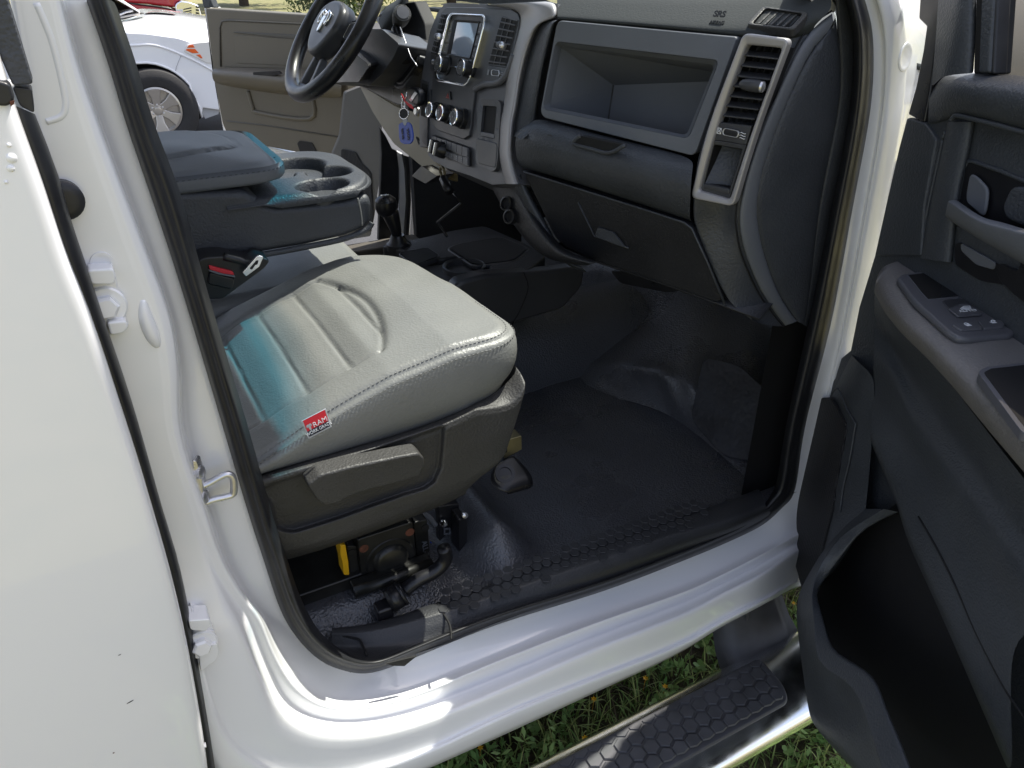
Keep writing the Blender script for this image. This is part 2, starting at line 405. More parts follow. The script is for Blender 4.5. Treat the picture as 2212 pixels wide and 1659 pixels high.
rows = [onv(mid(S0, S1, .5), YP, [.128]*NS), onv(S1, YP, [.116]*NS), onv(mid(S1, W2, .10), YP, yv(.115, .113, .117)), onv(mid(S1, W2, .38), YP, yv(.113, .100, .116)),
        onv(mid(S1, W2, .74), YP, yv(.110, .080, .114)), onv(mid(S1, W2, .90), YP, yv(.098, .068, .110)), onv(mid(S1, W2, .97), YP, yv(.070, .058, .104)), onv(W2, YP, yv(.060, .056, .102)),
        onv(mid(W2, G1, .35), YP, yv(.055, .056, .098)), onv(mid(W2, G1, .8), YP, yv(.053, .059, .098)), onv(G1, YP, yv(.052, .058, .098)), onv(mid(G1, R2, .45), YP, yv(.052, .048, .100)), onv(mid(G1, R2, .8), YP, yv(.051, .034, .103)), onv(R2, YP, yv(.051, .027, .104)),
        onv(mid(R2, FC, .12), YP, yv(.051, .021, .112)), onv(mid(R2, FC, .35), YP, yv(.051, .016, .120)), onv(FC, YP, yv(.051, .013, .140)), onv(mid(FC, F1, .75), YP, yv(.050, .009, .150)), onv(mid(FC, F1, .93), YP, yv(.050, .005, .155)), onv(F1, YP, yv(.050, -.001, .157)),
        onv(mid(F1, EE, .25), YP, yv(.050, -.003, .165)), onv(EE, YP, yv(.048, .004, .185))]
under = [Vector((p.x, p.y+.10, p.z+(.004 if 36 < i < 69 else 0))) for i, p in enumerate(rows[-1])]
rows.append([Vector((p.x, p.y+.02, p.z-(.006 if 36 < i < 69 else 0))) for i, p in enumerate(rows[-1])]); rows.append(under)
body = loft('body', rows, 'white_paint', truck, subd=1)

# ---- door aperture seal (black rubber, double lip)
rows = [onv(S0, YP, [.135]*NS), onv(mid(S0, S1, .22), YP, [.088]*NS), onv(mid(S0, S1, .45), YP, [.080]*NS), onv(mid(S0, S1, .62), YP, [.098]*NS),
        onv(mid(S0, S1, .80), YP, [.090]*NS), onv(S1, YP, [.112]*NS), onv(mid(S1, W2, .02), YP, [.1175]*NS)]
seal = loft('door_seal', rows, 'rubber', truck, subd=1)
# torn flap of the seal by the rear corner
prism('torn_seal_flap', on(k12(285,985, 490,935, 410,1000, 330,998), YP(.076)), (0, .004, 0), 'void_black', seal, .0008)

# ---- rear door: slab with rolled leading edge, window surround and rubber edge strip
D = kp(-2,120, 30,227, 67,327, 100,417, 143,553, 177,630, 207,710, 233,786, 263,880, 293,970, 320,1060, 333,1106, 363,1206, 397,1346, 420,1466, 443,1603, 450,1659, 458,1740)
edge = on(D, YP(-.022)); zs = [p.z for p in edge]
edge.append(Vector((edge[-1].x-.01, -.022, .50)))
def skin(dx, dy): return [Vector((p.x-dx, p.y+dy-.018*math.sin(max(0, min(1, (p.z-.5)/1.15))*math.pi), p.z)) for p in edge]
rows = [skin(.004, .050), skin(.0, .030), skin(.0, .006), skin(.006, .0006), skin(.02, -.001), skin(.12, -.004), skin(.35, -.008), skin(.75, -.010), skin(1.15, -.004)]
rd = loft('rear_door', rows, 'white_paint', truck, subd=2)
Bk = kp(77,247, 133,387, 150,467, 182,553, 233,713, 267,806, 300,913, 327,1010, 353,1106, 383,1196, 400,1273, 420,1373, 443,1506, 460,1599, 467,1659, 474,1740)
Dl = kp(30,227, 95,387, 118,467, 143,553, 207,710, 240,806, 275,913, 305,1010, 333,1106, 361,1196, 380,1273, 402,1373, 427,1506, 443,1599, 450,1659, 458,1740)
n_ = len(Bk)
loft('door_edge_strip', [onv(mid(Dl, Bk, -.4), YP, [.0]*n_), onv(mid(Dl, Bk, -.02), YP, [-.004]*n_), onv(mid(Dl, Bk, .4), YP, [-.002]*n_), onv(mid(Dl, Bk, .85), YP, [.006]*n_), onv(Bk, YP, [.022]*n_),
     onv(mid(Dl, Bk, .95), YP, [.05]*n_)], 'rubber', rd, subd=1)
# moulding crease low on the rear door
tube('crease', on(k02(960,1645, 1100,1595, 1220,1550, 1335,1508), YP(-.0245)), .0035, 'white_paint', rd, smoothn=4)
# belt moulding end, window-frame applique
prism('belt_moulding', rl(on(k00(-200,470, 0,525, 60,540, 95,655, 60,688, 0,690, -200,640), YP(-.030)), .004), (0, .02, 0), 'rubber', rd, .004)
prism('window_frame_trim', rl(on(k00(-420,-560, -140,-520, 50,0, 216,545, 82,556, -45,260, -260,-120), YP(.0)), .003), (0, .03, 0), 'charcoal', rd, .004)
prism('frame_corner', rl(on(k00(78,560, 205,575, 225,735, 130,690), YP(.004)), .003), (0, .03, 0), 'rubber', rd, .003)
prism('rust_spot', on(k00(62,655, 95,650, 92,675, 68,690), YP(-.0312)), (0, .0008, 0), 'rust', rd, 0)
# water drops and stone chips on the door skin
V_ = []
for q, r_ in ((k00(75,1025)[0], .0042), (k00(70,1090)[0], .0032), (k00(58,940)[0], .0018), (k00(40,1180)[0], .0016)):
    l_, n_ = surf(rd, q); V_.append(lathe('water_drop', l_, n_, [(r_, -.0005), (r_*.95, .0006), (r_*.7, .0014), (r_*.3, .0019), (0, .002)], 'white_paint', rd, 16))
V_ = []
for q, a, b in ((k02(843,1230)[0], .0045, .0008), (k02(775,925)[0], .0018, .0006), (k02(736,1560)[0], .0012, .0011)):
    l_, n_ = surf(rd, q); ux_ = Vector((1, 0, .25)).normalized(); uz_ = n_.cross(ux_)
    V_.append(mk('paint_chip', [l_+n_*.0003+ux_*(a*math.cos(t))+uz_*(b*math.sin(t)) for t in [2*math.pi*k/10 for k in range(10)]], [tuple(range(10))], 'rust' if q[1] > 1600 else 'metal_black', rd))
pc_ = V_
# rubber bump stop on the pillar
c0 = YP(.040)(k00(408, 1300)[0])
lathe('bump_stop', c0, (0.1, -1, 0), [(.019, -.02), (.019, .002), (.017, .004), (.010, .005), (0, .005)], 'rubber', body)
# recessed panel, embossed bead and pressings on the pillar
tube('pillar_pressing', [l_-n_*.0032 for l_, n_ in [surf(body, q) for q in k00(235,20, 330,250, 400,520, 425,680, 395,755, 300,790)]], .0045, 'white_paint', body, smoothn=6)
tube('pillar_bead', [l_-n_*.002 for l_, n_ in [surf(body, q) for q in k01(925,285, 945,400, 990,520, 1025,590)]], [.002+.0065*math.sin(math.pi*(i+.8)/17) for i in range(16)], 'white_paint', body, smoothn=5)
# rear-door hinges
def hinge(A, lv, name='hinge'):
    ps = []
    for q in A: ps.append(prism(name, rl(on(q[0], YP(q[1])), .004), (0, q[2], 0), 'white_paint', None, .0025))
    c = YP(lv[1])(lv[0])
    ps.append(lathe('b', c, (0.05, -1, .1), [(.021, -.012), (.021, .002), (.019, .004)], 'white_paint'))
    ps.append(lathe('b', c, (0.05, -1, .1), [(.013, .002), (.013, .010), (.010, .013), (0, .013)], 'white_paint', ns=6))
    join(name, ps, body)
hinge([(k01(560,90, 735,80, 840,470, 700,520), .046, .02), (k01(560,90, 735,80, 755,140, 740,190, 590,190), .030, .03),
       (k01(690,430, 820,418, 835,470, 800,505, 715,520), .030, .03)], (k01(685,325)[0], .044))
hinge([(k02(1240,640, 1350,690, 1400,800, 1420,900, 1300,1030), .016, .03), (k02(1220,705, 1365,695, 1368,740, 1330,775, 1235,768), .000, .03),
       (k02(1290,905, 1405,850, 1420,920, 1400,965, 1300,1035), .002, .03)], (k02(1302,855)[0], .010))
ring_c = YP(.052)(k01(660,38)[0]); lathe('weld_plug', ring_c, (0, -1, 0), [(.011, -.004), (.011, .003), (.008, .003), (.008, .0015), (0, .0015)], 'white_paint', body)
# striker: plate on the step, bent wire loop
ps = [prism('p', rl(on(k01(1247,1325, 1275,1330, 1310,1450, 1325,1620, 1300,1625, 1262,1480), YP(.074)), .004), (.006, .012, 0), 'zinc', None, .002)]
ps.append(tube('w', on(k01(1315,1490, 1360,1470, 1440,1425, 1480,1415, 1510,1440, 1515,1510, 1508,1545, 1470,1560, 1380,1580, 1330,1600), YP(.082)), .0048, 'zinc', smoothn=4))
for q in (k01(1290,1400)[0], k01(1318,1560)[0]): ps.append(lathe('b', YP(.078)(q), (1, -.6, 0), [(.009, -.004), (.009, .004), (.006, .006), (0, .006)], 'zinc', ns=16))
join('striker', ps, body)
# plug dimple on the hinge pillar
c0, cn = surf(body, kd(800, 680)[0])
lathe('pillar_plug', c0, cn, [(.024, -.004), (.023, .0008), (.020, .0016), (.017, .0008), (.010, .0005), (0, .0004)], 'white_paint', body)
# front wing seen through the gap above the hinge pillar
wing = loft('front_wing', [[Vector((x, y, z)) for x, y, z in [(1.42, .10, 1.1), (1.42, .02, 1.35), (1.42, .03, 1.62), (1.42, .16, 1.74)]],
                           [Vector((x, y, z)) for x, y, z in [(1.8, .06, 1.1), (1.8, -.02, 1.35), (1.8, .0, 1.6), (1.8, .16, 1.72)]],
                           [Vector((x, y, z)) for x, y, z in [(2.6, .06, 1.1), (2.6, -.02, 1.3), (2.6, .02, 1.55), (2.6, .2, 1.66)]]], 'white_paint', truck, 2)

# ---- running board: polished tube with bracket and hexagon tread
ZS = .325
tubeax = [Vector((x, -.082, ZS-.052)) for x in (-.9, .2, 1.25, 2.0)]
def step_sec(x): return [Vector((x, -.082+yy, ZS-.052+zz)) for yy, zz in
      [(.098*math.cos(t), .050*math.sin(t)) for t in [2*math.pi*k/28 for k in range(28)]]]
rb = loft('running_board', [step_sec(x) for x in (-.9, -.5, .2, .6, 1.0, 1.3, 1.7, 2.2)], 'polished_tube', truck, subd=1, closed=True)
pad_px = k12(1270,1659, 2212,1200)+k22(520,935, 548,935, 700,1110, 720,1190, 700,1235)
z0 = ZP(ZS+.002)
a_in = z0(k12(1290,1655)[0]); b_in = z0(k22(530,937)[0]); b_out = z0(k22(712,1215)[0])
yi, yo, xe_i, xe_o = (a_in.y+b_in.y)/2, b_out.y+.004, b_in.x, b_out.x
loop = [Vector((-.3, yi, ZS+.003)), Vector((xe_i-.01, yi, ZS+.003)), Vector((xe_o+.012, yo+.03, ZS+.001)), Vector((xe_o-.004, yo, ZS-.004)), Vector((-.3, yo, ZS-.004))]
ps = [prism('pad', rl(loop, .02), (0, 0, -.02), 'pad_black', None, .004)]
V = []; F = []; hr = .0185; dx = hr*1.78; dy = hr*1.60; row = 0; y = yi-.004
while y > yo-.01:
    x = -.25+(dx/2 if row % 2 else 0)
    while x < xe_o+.02:
        pts = []
        for k in range(6):
            th = math.pi/6+k*math.pi/3; px_ = x+hr*1.0*math.cos(th); py_ = y+hr*.94*math.sin(th)
            lim = xe_i-.014+(yi-py_)/(yi-yo)*(xe_o-xe_i)
            pts.append((min(px_, lim), max(yo+.007, min(yi-.007, py_))))
        if max(p[1] for p in pts)-min(p[1] for p in pts) > .012 and max(p[0] for p in pts)-min(p[0] for p in pts) > .012:
            b0 = len(V); zz = ZS+.003
            def zt(yv_): return ZS+.003-.007*max(0, (yi-yv_)/(yi-yo)-.75)
            V += [Vector((p[0], p[1], zt(p[1])-.001)) for p in pts]
            c = (sum(p[0] for p in pts)/6, sum(p[1] for p in pts)/6)
            V += [Vector((c[0]+(p[0]-c[0])*.86, c[1]+(p[1]-c[1])*.86, zt(p[1])+.0022)) for p in pts]
            F += [tuple(range(b0+6, b0+12))]+[(b0+k, b0+(k+1) % 6, b0+6+(k+1) % 6, b0+6+k) for k in range(6)]
        x += dx
    y -= dy; row += 1
ps.append(mk('hx', V, F, 'pad_black', None, smooth=False))
join('tread_pad', ps, rb)
br = on(k22(110,825, 480,650, 590,890, 560,930, 100,1110), YP(.10))
z1 = .47
xb0, xb1 = 1.00, 1.19
ps = [loft('b', [[Vector((1.02, .16, z1)), Vector((1.06, .13, z1)), Vector((1.15, .13, z1)), Vector((1.19, .16, z1))],
                 [Vector((1.01, .10, .40)), Vector((1.05, .065, .40)), Vector((1.16, .065, .40)), Vector((1.21, .10, .40))],
                 [Vector((1.00, .05, .30)), Vector((1.04, .0, .30)), Vector((1.17, .0, .30)), Vector((1.23, .05, .30))],
                 [Vector((.99, .0, .25)), Vector((1.03, -.05, .25)), Vector((1.18, -.05, .25)), Vector((1.24, .0, .25))]], 'pad_black', None, 0, .006),
      box('g', (1.075, .07, .36), .008, .06, .16, 'pad_black', None, .002)]
join('bracket', ps, rb)

# ---- floor, sill plate
zf = .60
sp_in = k12(-60,742, 150,725, 350,668, 560,592, 800,520, 1000,452, 1250,350, 1480,258, 1850,130, 2212,8)+k22(0,-8)[:0]+kp(1560,1083, 1640,1052)
sp_out = k12(-60,800, 150,800, 400,742, 690,660, 900,590, 1130,510, 1400,420, 1700,318, 2000,210, 2212,140)+kp(1570,1130, 1655,1095)
sp_bot = k12(-60,950, 160,975, 430,935, 712,848, 900,760, 1130,672, 1400,575, 1700,466, 2000,352, 2212,268)+kp(1580,1160, 1668,1112)
n_ = len(sp_in)
rows = [[p+Vector((0, .02, -.03)) for p in on(sp_in, ZP(.655))], on(sp_in, ZP(.656)), on(mid(sp_in, sp_out, .5), ZP(.658)), on(mid(sp_in, sp_out, .88), ZP(.657)), on(sp_out, ZP(.654)),
        on(mid(sp_out, sp_bot, .3), ZP(.646)), on(mid(sp_out, sp_bot, .6), ZP(.633)), on(sp_bot, YP(.094))]
ps = [loft('sill_plate', rows, 'sill_black', None, 2)]
# joint between the two pieces of the plate
ps.append(tube('j', on(k12(622,590, 655,650, 695,715, 710,770, 712,828), ZP(.6545)), .0022, 'void_black', smoothn=4))
ps.append(tube('j2', on(k12(-20,800, 100,822, 130,850, 165,930), ZP(.652)), .0022, 'void_black', smoothn=3))
V = []; F = []
hexr = .0110
pA = ZP(.659)(k12(700,610)[0]); pB = ZP(.659)(k12(2100,95)[0]); dirx = (pB-pA).normalized(); diry = Vector((0, 0, 1)).cross(dirx)
L_ = (pB-pA).length+.12
for r_ in range(-1, 3):
    q = -.012
    while q < L_:
        off = q+(hexr*.98 if r_ % 2 else 0)
        c = pA+dirx*off+diry*(r_*hexr*1.68)
        keep = 0 <= r_ <= 2 or random.random() < .25
        if keep and random.random() < .93:
            b0 = len(V)
            for s_, zz in ((.95, 0), (.84, .0007)):
                for k in range(6):
                    th = math.pi/6+k*math.pi/3
                    V.append(Vector((c.x, c.y, .6585+zz))+dirx*(hexr*s_*math.cos(th))+diry*(hexr*s_*math.sin(th)))
            F += [tuple(range(b0+6, b0+12))]+[(b0+k, b0+(k+1) % 6, b0+6+(k+1) % 6, b0+6+k) for k in range(6)]
        q += hexr*1.96
ps.append(mk('hx', V, F, 'hex_black', None, smooth=False))
sill = join('sill_plate', ps, truck)

# floor covering: heightfield from sill to tunnel, climbing the toe board
toe_bot = kp(1105,838, 1160,852, 1232,850, 1300,858, 1362,868, 1440,895, 1500,935, 1560,985, 1620,1040)
toeb = on(toe_bot, ZP(zf))
toe_m1 = onv(kp(1085,770, 1150,800, 1240,790, 1310,790, 1385,800, 1470,820, 1545,880, 1600,920, 1650,980), XP, [1.07, 1.09, 1.14, 1.18, 1.22, 1.25, 1.28, 1.29, 1.30])
toe_m2 = onv(kp(1090,700, 1160,690, 1270,680, 1330,690, 1410,700, 1500,710, 1580,760, 1630,800, 1675,880), XP, [1.16, 1.22, 1.30, 1.34, 1.37, 1.39, 1.41, 1.42, 1.43])
toe_t = onv(kp(1120,640, 1200,610, 1284,575, 1350,595, 1430,610, 1520,625, 1600,660, 1650,690, 1700,740), XP, [1.26, 1.36, 1.46, 1.48, 1.50, 1.52, 1.54, 1.55, 1.56])
toe_t2 = [p+Vector((.03, .03, .25)) for p in toe_t]
rows = []
for A_, B_, nn in ((toeb, toe_m1, 8), (toe_m1, toe_m2, 8), (toe_m2, toe_t, 8), (toe_t, toe_t2, 3)):
    A2 = resample(catmull(A_, 6), 60); B2 = resample(catmull(B_, 6), 60)
    for i in range(nn): rows.append([a.lerp(b, i/nn) for a, b in zip(A2, B2)])
rows.append(resample(catmull(toe_t2, 6), 60))
def fold(p0, p1, wdt, amp, V_):
    """a soft ridge in the vinyl along the picture-independent 3-D segment p0-p1"""
    d = (p1-p0); L = d.length; d.normalize()
    for v in V_:
        s = (v-p0).dot(d); t = max(0, min(1, s/L)); q = (v-(p0+d*L*t)).length
        v += Vector((-.75, -.25, .6))*amp*math.exp(-(q/wdt)**2)
allv = [v for r in rows for v in r]
Xb = PLN((1.12, .8, .62), (-.83, -.2, .52))
fold(Xb(k11(1250,820)[0]), Xb(k11(1430,470)[0]), .016, .030, allv)
fold(Xb(k11(1430,470)[0]), Xb(k11(1600,150)[0]), .03, .045, allv)
fold(Xb(k11(1700,830)[0]), Xb(k11(1500,560)[0]), .016, -.02, allv)
fold(Xb(k11(1950,720)[0]), Xb(k11(1820,430)[0]), .04, .045, allv)
fold(Xb(k11(2130,1000)[0]), Xb(k11(2060,700)[0]), .024, .032, allv)
fold(Xb(k21(60,800)[0]), Xb(k21(330,560)[0]), .024, .032, allv)
for v in allv:
    v += Vector((-.5, -.2, .6))*(noise.noise(v*7)*.012+noise.noise(v*19)*.004)
toe = loft('t', rows, 'floor_vinyl', None, 1)
# main floor sheet
fl_rows = []
A2 = resample(on(sp_in, ZP(.648)), 60); B2 = resample(catmull(toeb, 6), 60)
A2 = [Vector((p.x, p.y, p.z)) for p in A2]
X0 = [Vector((lerp(-.3, 1.30, i/59), .16, .645)) for i in range(60)]
def floor_pt(x, y):
    z = zf
    z += .028*math.exp(-((y-.13)/.035)**2)
    # hump in front of the seat riser
    z += .10*math.exp(-((x-.55)/.055)**2)*max(0, min(1, (y-.16)/.10))*(1 if y < .62 else math.exp(-((y-.62)/.05)**2))
    # raised cross-member below the seat
    z += .055/(1+math.exp((x-.42)/.018))*max(0, min(1, (y-.19)/.06))
    z += noise.noise(Vector((x*6, y*6, 1)))*.006+noise.noise(Vector((x*17, y*17, 4)))*.0025
    z += .10*max(0, (y-.95))**1.2
    return Vector((x, y, z))
gx = 90; gy = 60
fl_rows = [[floor_pt(lerp(-.35, 1.45, i/gx), lerp(.115, 1.0, j/gy)) for i in range(gx+1)] for j in range(gy+1)]
flo = loft('f', fl_rows, 'floor_vinyl', None, 1)
box_t = loft('tun', [[Vector((x, y, z)) for x in (-.4, .2, .8, 1.4)] for y, z in ((.84, .59), (.86, .70), (.90, .78), (1.0, .80), (1.12, .78), (1.2, .6), (1.7, .58))], 'floor_vinyl', None, 1)
floor = join('floor_covering', [flo, toe, box_t], truck)
# dead-pedal tread patch
tp = on(kp(1520,770, 1600,790, 1672,860, 1655,1000, 1560,985, 1490,905), PLN((1.27, .42, .72), (-.8, -.15, .58)))
prism('tread_patch', rl(tp, .03), (.004, 0, -.004), 'tread_vinyl', floor, .002)
# dark inner wall of the footwell, firewall behind
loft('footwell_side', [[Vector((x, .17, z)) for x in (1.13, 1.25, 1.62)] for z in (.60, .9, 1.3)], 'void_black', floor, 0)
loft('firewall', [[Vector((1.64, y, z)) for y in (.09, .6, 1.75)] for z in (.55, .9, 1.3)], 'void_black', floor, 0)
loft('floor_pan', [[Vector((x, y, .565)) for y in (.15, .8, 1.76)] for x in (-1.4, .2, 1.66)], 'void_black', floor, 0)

# =================================================================== passenger seat
seat = new_empty('front_seat', (0, 0, 0), truck); seat['label'] = 'light grey vinyl passenger seat cushion on a charcoal plastic base'
XF, XR, YN, YF = .556, -.20, .172, .705
zp_tab = [(-.3, .98), (-.1, 1.01), (.114, 1.058), (.18, 1.088), (.324, 1.138), (.43, 1.158), (.53, 1.160), (.6, 1.155)]
zb_tab = [(-.3, 1.0), (-.1, 1.015), (.113, 1.030), (.212, 1.028), (.45, 1.040), (.545, 1.078), (.6, 1.085)]
def tab(T, x):
    for (a, b), (c, d) in zip(T, T[1:]):
        if x <= c: t = (x-a)/(c-a); t = max(0, t); return b+(d-b)*t
    return T[-1][1]
def plan(n):
    """rounded-rectangle outline of the cushion seen from above"""
    loop = rl([Vector((XR, YN, 0)), Vector((XF, YN+.006, 0)), Vector((XF-.028, YF-.01, 0)), Vector((XR, YF, 0))], [.03, .065, .08, .03], 10)
    loop.append(loop[0]); return resample(loop, n+1)[:-1]
NP = 400; B0 = plan(NP); cen = Vector((.16, .44, 0))
nrm = []
for i in range(NP):
    t = B0[(i+1) % NP]-B0[i-1]; nrm.append(Vector((t.y, -t.x, 0)).normalized())
def ztop(p, k):
    """height of the upholstery at plan point p (k: 1 at the piping, 0 in the middle)"""
    x, y = p.x, p.y; e = tab(zp_tab, x)
    v = (y-YN)/(YF-YN)
    far = max(0, (v-.5)*2)
    base = e-.012*far-.015*max(0, (x-.40)/.16)*far
    crown = .006*(1-k**3)
    # insert sits a little lower than the bolsters
    xin = .380-.045*(abs(v-.5)/.36)**2.2
    ins = 1/(1+math.exp(-(xin-x)/.006)); side = 1/(1+math.exp(-(.345-abs(v-.5))/.012))
    z = base+crown-.008*ins*side
    def g(d, wd): return math.exp(-(d/wd)**2)
    z -= .0055*g(x-xin, .0045)*side
    z -= .005*g((abs(v-.5)-.345)*.53, .004)*(1 if x < xin+.004 else 0)
    if x < xin:
        q = (x-.068)/.0735; z += (-.0045*g((q-round(q))*.0735, .0032)+.0022*math.cos(2*math.pi*q+math.pi))*side
    z += noise.noise(Vector((x*9, y*9, 3)))*.0035
    return z
rings = []
def ringxy(out): return [b+nn*out for b, nn in zip(B0, nrm)]
rings.append([Vector((p.x, p.y, tab(zb_tab, p.x)-.03)) for p in ringxy(-.02)])
rings.append([Vector((p.x, p.y, tab(zb_tab, p.x)-.002)) for p in ringxy(-.004)])
for t, o in ((.12, .006), (.3, .011), (.5, .013), (.7, .012), (.88, .008)):
    rings.append([Vector((p.x, p.y, lerp(tab(zb_tab, p.x), ztop(b, 1), t)+noise.noise(p*14+Vector((0, 0, t*3)))*.002)) for p, b in zip(ringxy(o), B0)])
rings.append([Vector((p.x, p.y, ztop(b, 1)-.005)) for p, b in zip(ringxy(.005), B0)])
rings.append([Vector((p.x, p.y, ztop(b, 1)-.006)) for p, b in zip(ringxy(.001), B0)])
NK = 110
for j in range(NK):
    k = 1-(j+.35)/NK*.985
    rg = []
    for b, nn in zip(B0, nrm):
        p = cen+(b-cen)*k
        rd_ = min(1, (1-k)/.05); dz = -.004*(1-rd_)**2+.005*math.sin(rd_*math.pi*.5)-.004*max(0, min(1, (1-k-.05)/.25))
        rg.append(Vector((p.x, p.y, ztop(p, k)+dz)))
    rings.append(rg)
V = [v for r in rings for v in r]; F = []
for i in range(len(rings)-1):
    for j in range(NP): F.append((i*NP+j, i*NP+(j+1) % NP, (i+1)*NP+(j+1) % NP, (i+1)*NP+j))
F.append(tuple(range((len(rings)-1)*NP, len(rings)*NP)))
cushion = mk('cushion', V, F, 'seat_vinyl', seat)
# twin rows of stitching beside the piping
V = []; F = []
def stitch(P, ln=.0050, gap=.0026, wd=.0008):
    acc = 0
    P2 = resample(P, int(sum((b-a).length for a, b in zip(P, P[1:]))/(ln+gap))*2)
    for i in range(0, len(P2)-1, 2):
        a, b = P2[i], P2[i+1]; d = (b-a).normalized(); s = d.cross(Vector((0, -.5, .86))).normalized()*wd; u = Vector((0, -.0006, .0008)); b0 = len(V)
        for p in (a, b):
            V.extend([p-s, p-s*.4+u, p+s*.4+u, p+s])
        F.extend([(b0, b0+1, b0+5, b0+4), (b0+1, b0+2, b0+6, b0+5), (b0+2, b0+3, b0+7, b0+6), (b0, b0+1, b0+2, b0+3), (b0+4, b0+5, b0+6, b0+7)])
idx = [i for i in range(NP) if B0[i].y < .33 and B0[i].x > -.1]
idx.sort(key=lambda i: (B0[i].x if B0[i].y < YN+.03 or B0[i].x < XF-.05 else XF+B0[i].y-YN))
stitch([V_ + Vector((0, 0, .0008)) for V_ in [rings[10][i] for i in idx]])
stitch([rings[6][i]+nrm[i]*.0008+Vector((0, 0, .0006)) for i in idx])
mk('stitching', V, F, 'seat_stitch', cushion, smooth=False)
# sewn-in label on the piping
LP = PLN(tuple(YP(.150)(k11(-380, 1130)[0]) if False else YP(.150)(k01(2060,1090)[0])), (0.05, -1, .16))
lab = on(k01(1952,1072, 2112,990, 2150,1108, 2000,1186), LP)
ps = [prism('l', lab, (0, .0018, 0), 'label_grey', None, .0006)]
n0 = Vector((0.05, -1, .16)).normalized()
def inlab(a, b, c, d, m, e):
    P = lab; f = lambda u, v: (P[0]*(1-u)+P[1]*u)*(1-v)+(P[3]*(1-u)+P[2]*u)*v
    return prism('l', [f(a, b)+n0*e, f(c, b)+n0*e, f(c, d)+n0*e, f(a, d)+n0*e], -n0*.0006, m, None, 0)
ps.append(inlab(.06, .0, .94, .60, 'label_red', .0012)); ps.append(inlab(.06, .60, .94, .90, 'label_navy', .0012))
fl = lambda u, v: (lab[0]*(1-u)+lab[1]*u)*(1-v)+(lab[3]*(1-u)+lab[2]*u)*v+n0*.0016
xd = lab[1]-lab[0]; ydv = lab[0]-lab[3]; lw = xd.length
ps.append(text('RAM', fl(.63, .45), xd, ydv, lw*.27, 'white_print', .0003, wscale=1.05))
ps.append(text('WORK GRADE', fl(.5, .745), xd, ydv, lw*.19, 'white_print', .0003, wscale=.82))
# small horned-head badge beside the word
bc = fl(.20, .45); e1 = xd.normalized(); e2 = (ydv-e1*ydv.dot(e1)).normalized(); q = lw*.10
bad = [(-1, 1.1), (-.4, 1.3), (0, 1.15), (.4, 1.3), (1, 1.1), (1.05, .1), (.7, .2), (.6, .7), (.42, -.3), (.25, -1.2), (-.25, -1.2), (-.42, -.3), (-.6, .7), (-.7, .2), (-1.05, .1)]
ps.append(prism('l', [bc+e1*(a*q)+e2*(b*q) for a, b in bad], -n0*.0005, 'label_grey', None, 0))
join('brand_label', ps, cushion)

# base shield: moulded side cover with wrapped front corner, raised surround and inset panel
top = kp(500,1040, 555,1024, 640,998, 740,970, 850,940, 950,905, 1030,868)
col_y = [.160]*7
rows = []
def shp(P, Y): return onv(P, YP, Y)
r_top = shp(top, [.180]*7); r_t2 = shp([(p[0], p[1]+10) for p in top], [.158]*7)
botl = kp(540,1215, 600,1207, 690,1183, 790,1148, 880,1115, 950,1088, 1005,1062)
r_b = shp(botl, [.165]*7); r_b1 = shp(mid(top, botl, .88), [.158]*7); r_b2 = [p+Vector((0, .05, -.006)) for p in r_b]
rm = [shp(mid(top, botl, t), [.155]*7) for t in (.2, .45, .7)]
# extra columns that wrap round the front
wrap_top = [(1082, 838, .188), (1108, 806, .225), (1118, 800, .34)]
def wrapcols(r, P, t):
    x0 = r[-1]
    return r
cols_x = [.47, .525, .555, .56]; cols_y = [.163, .178, .24, .42]
rec = k01(1690,1520, 1760,1480)+k11(0,1335, 300,1225, 640,1108, 660,1112, 652,1250, 640,1370, 600,1460, 540,1505)+ku(1330,110, 1000,225, 700,335, 420,425, 290,463, 200,455, 120,420, 60,200)
def sdist(p, poly):
    d = 1e9; ins = False
    for i in range(len(poly)):
        a, b = poly[i-1], poly[i]; vx, vy = b[0]-a[0], b[1]-a[1]; L2 = vx*vx+vy*vy
        t = max(0, min(1, ((p[0]-a[0])*vx+(p[1]-a[1])*vy)/L2)) if L2 else 0
        d = min(d, math.hypot(p[0]-a[0]-t*vx, p[1]-a[1]-t*vy))
        if (a[1] > p[1]) != (b[1] > p[1]) and p[0] < a[0]+(p[1]-a[1])/(b[1]-a[1])*vx: ins = not ins
    return -d if ins else d
def sm(t): t = max(0, min(1, t)); return t*t*(3-2*t)
ytab = [(0, .186), (.035, .166), (.09, .150), (.16, .147), (.5, .145), (.86, .146), (.94, .151), (1, .166), (1.05, .21)]
NC, NR = 110, 70
tpD = resample([Vector((a, b, 0)) for a, b in dens(top)], NC); btD = resample([Vector((a, b, 0)) for a, b in dens(botl)], NC)
shield_rows = []
for r_ in range(NR+1):
    t = r_/NR*1.05; row = []
    for a, b in zip(tpD, btD):
        q = a.lerp(b, min(1, t)); y_ = tab(ytab, t); d = sdist((q.x, q.y), rec)
        y_ += .017*sm(.5-d/9.0)
        p = YP(y_)((q.x, q.y)); 
        if t > 1: p.z -= (t-1)*.12
        row.append(p)
    # wrap round the front corner
    p0 = row[-1]; tt = min(1, t); sx = -.050*tt**1.3; yb = tab(ytab, t)
    zt_, zb2 = (1.058, 1.080), (.925, .955)
    C_ = [p0, Vector((.520+sx*.5, yb+.002, lerp(zt_[0], zb2[0], tt))), Vector((.555+sx, yb+.012, lerp(zt_[1], zb2[1], tt))), Vector((.556+sx, yb+.06, lerp(1.082, .957, tt))), Vector((.550+sx, .42, lerp(1.080, .957, tt)))]
    row += catmull(C_, 8)[1:]
    shield_rows.append(row)
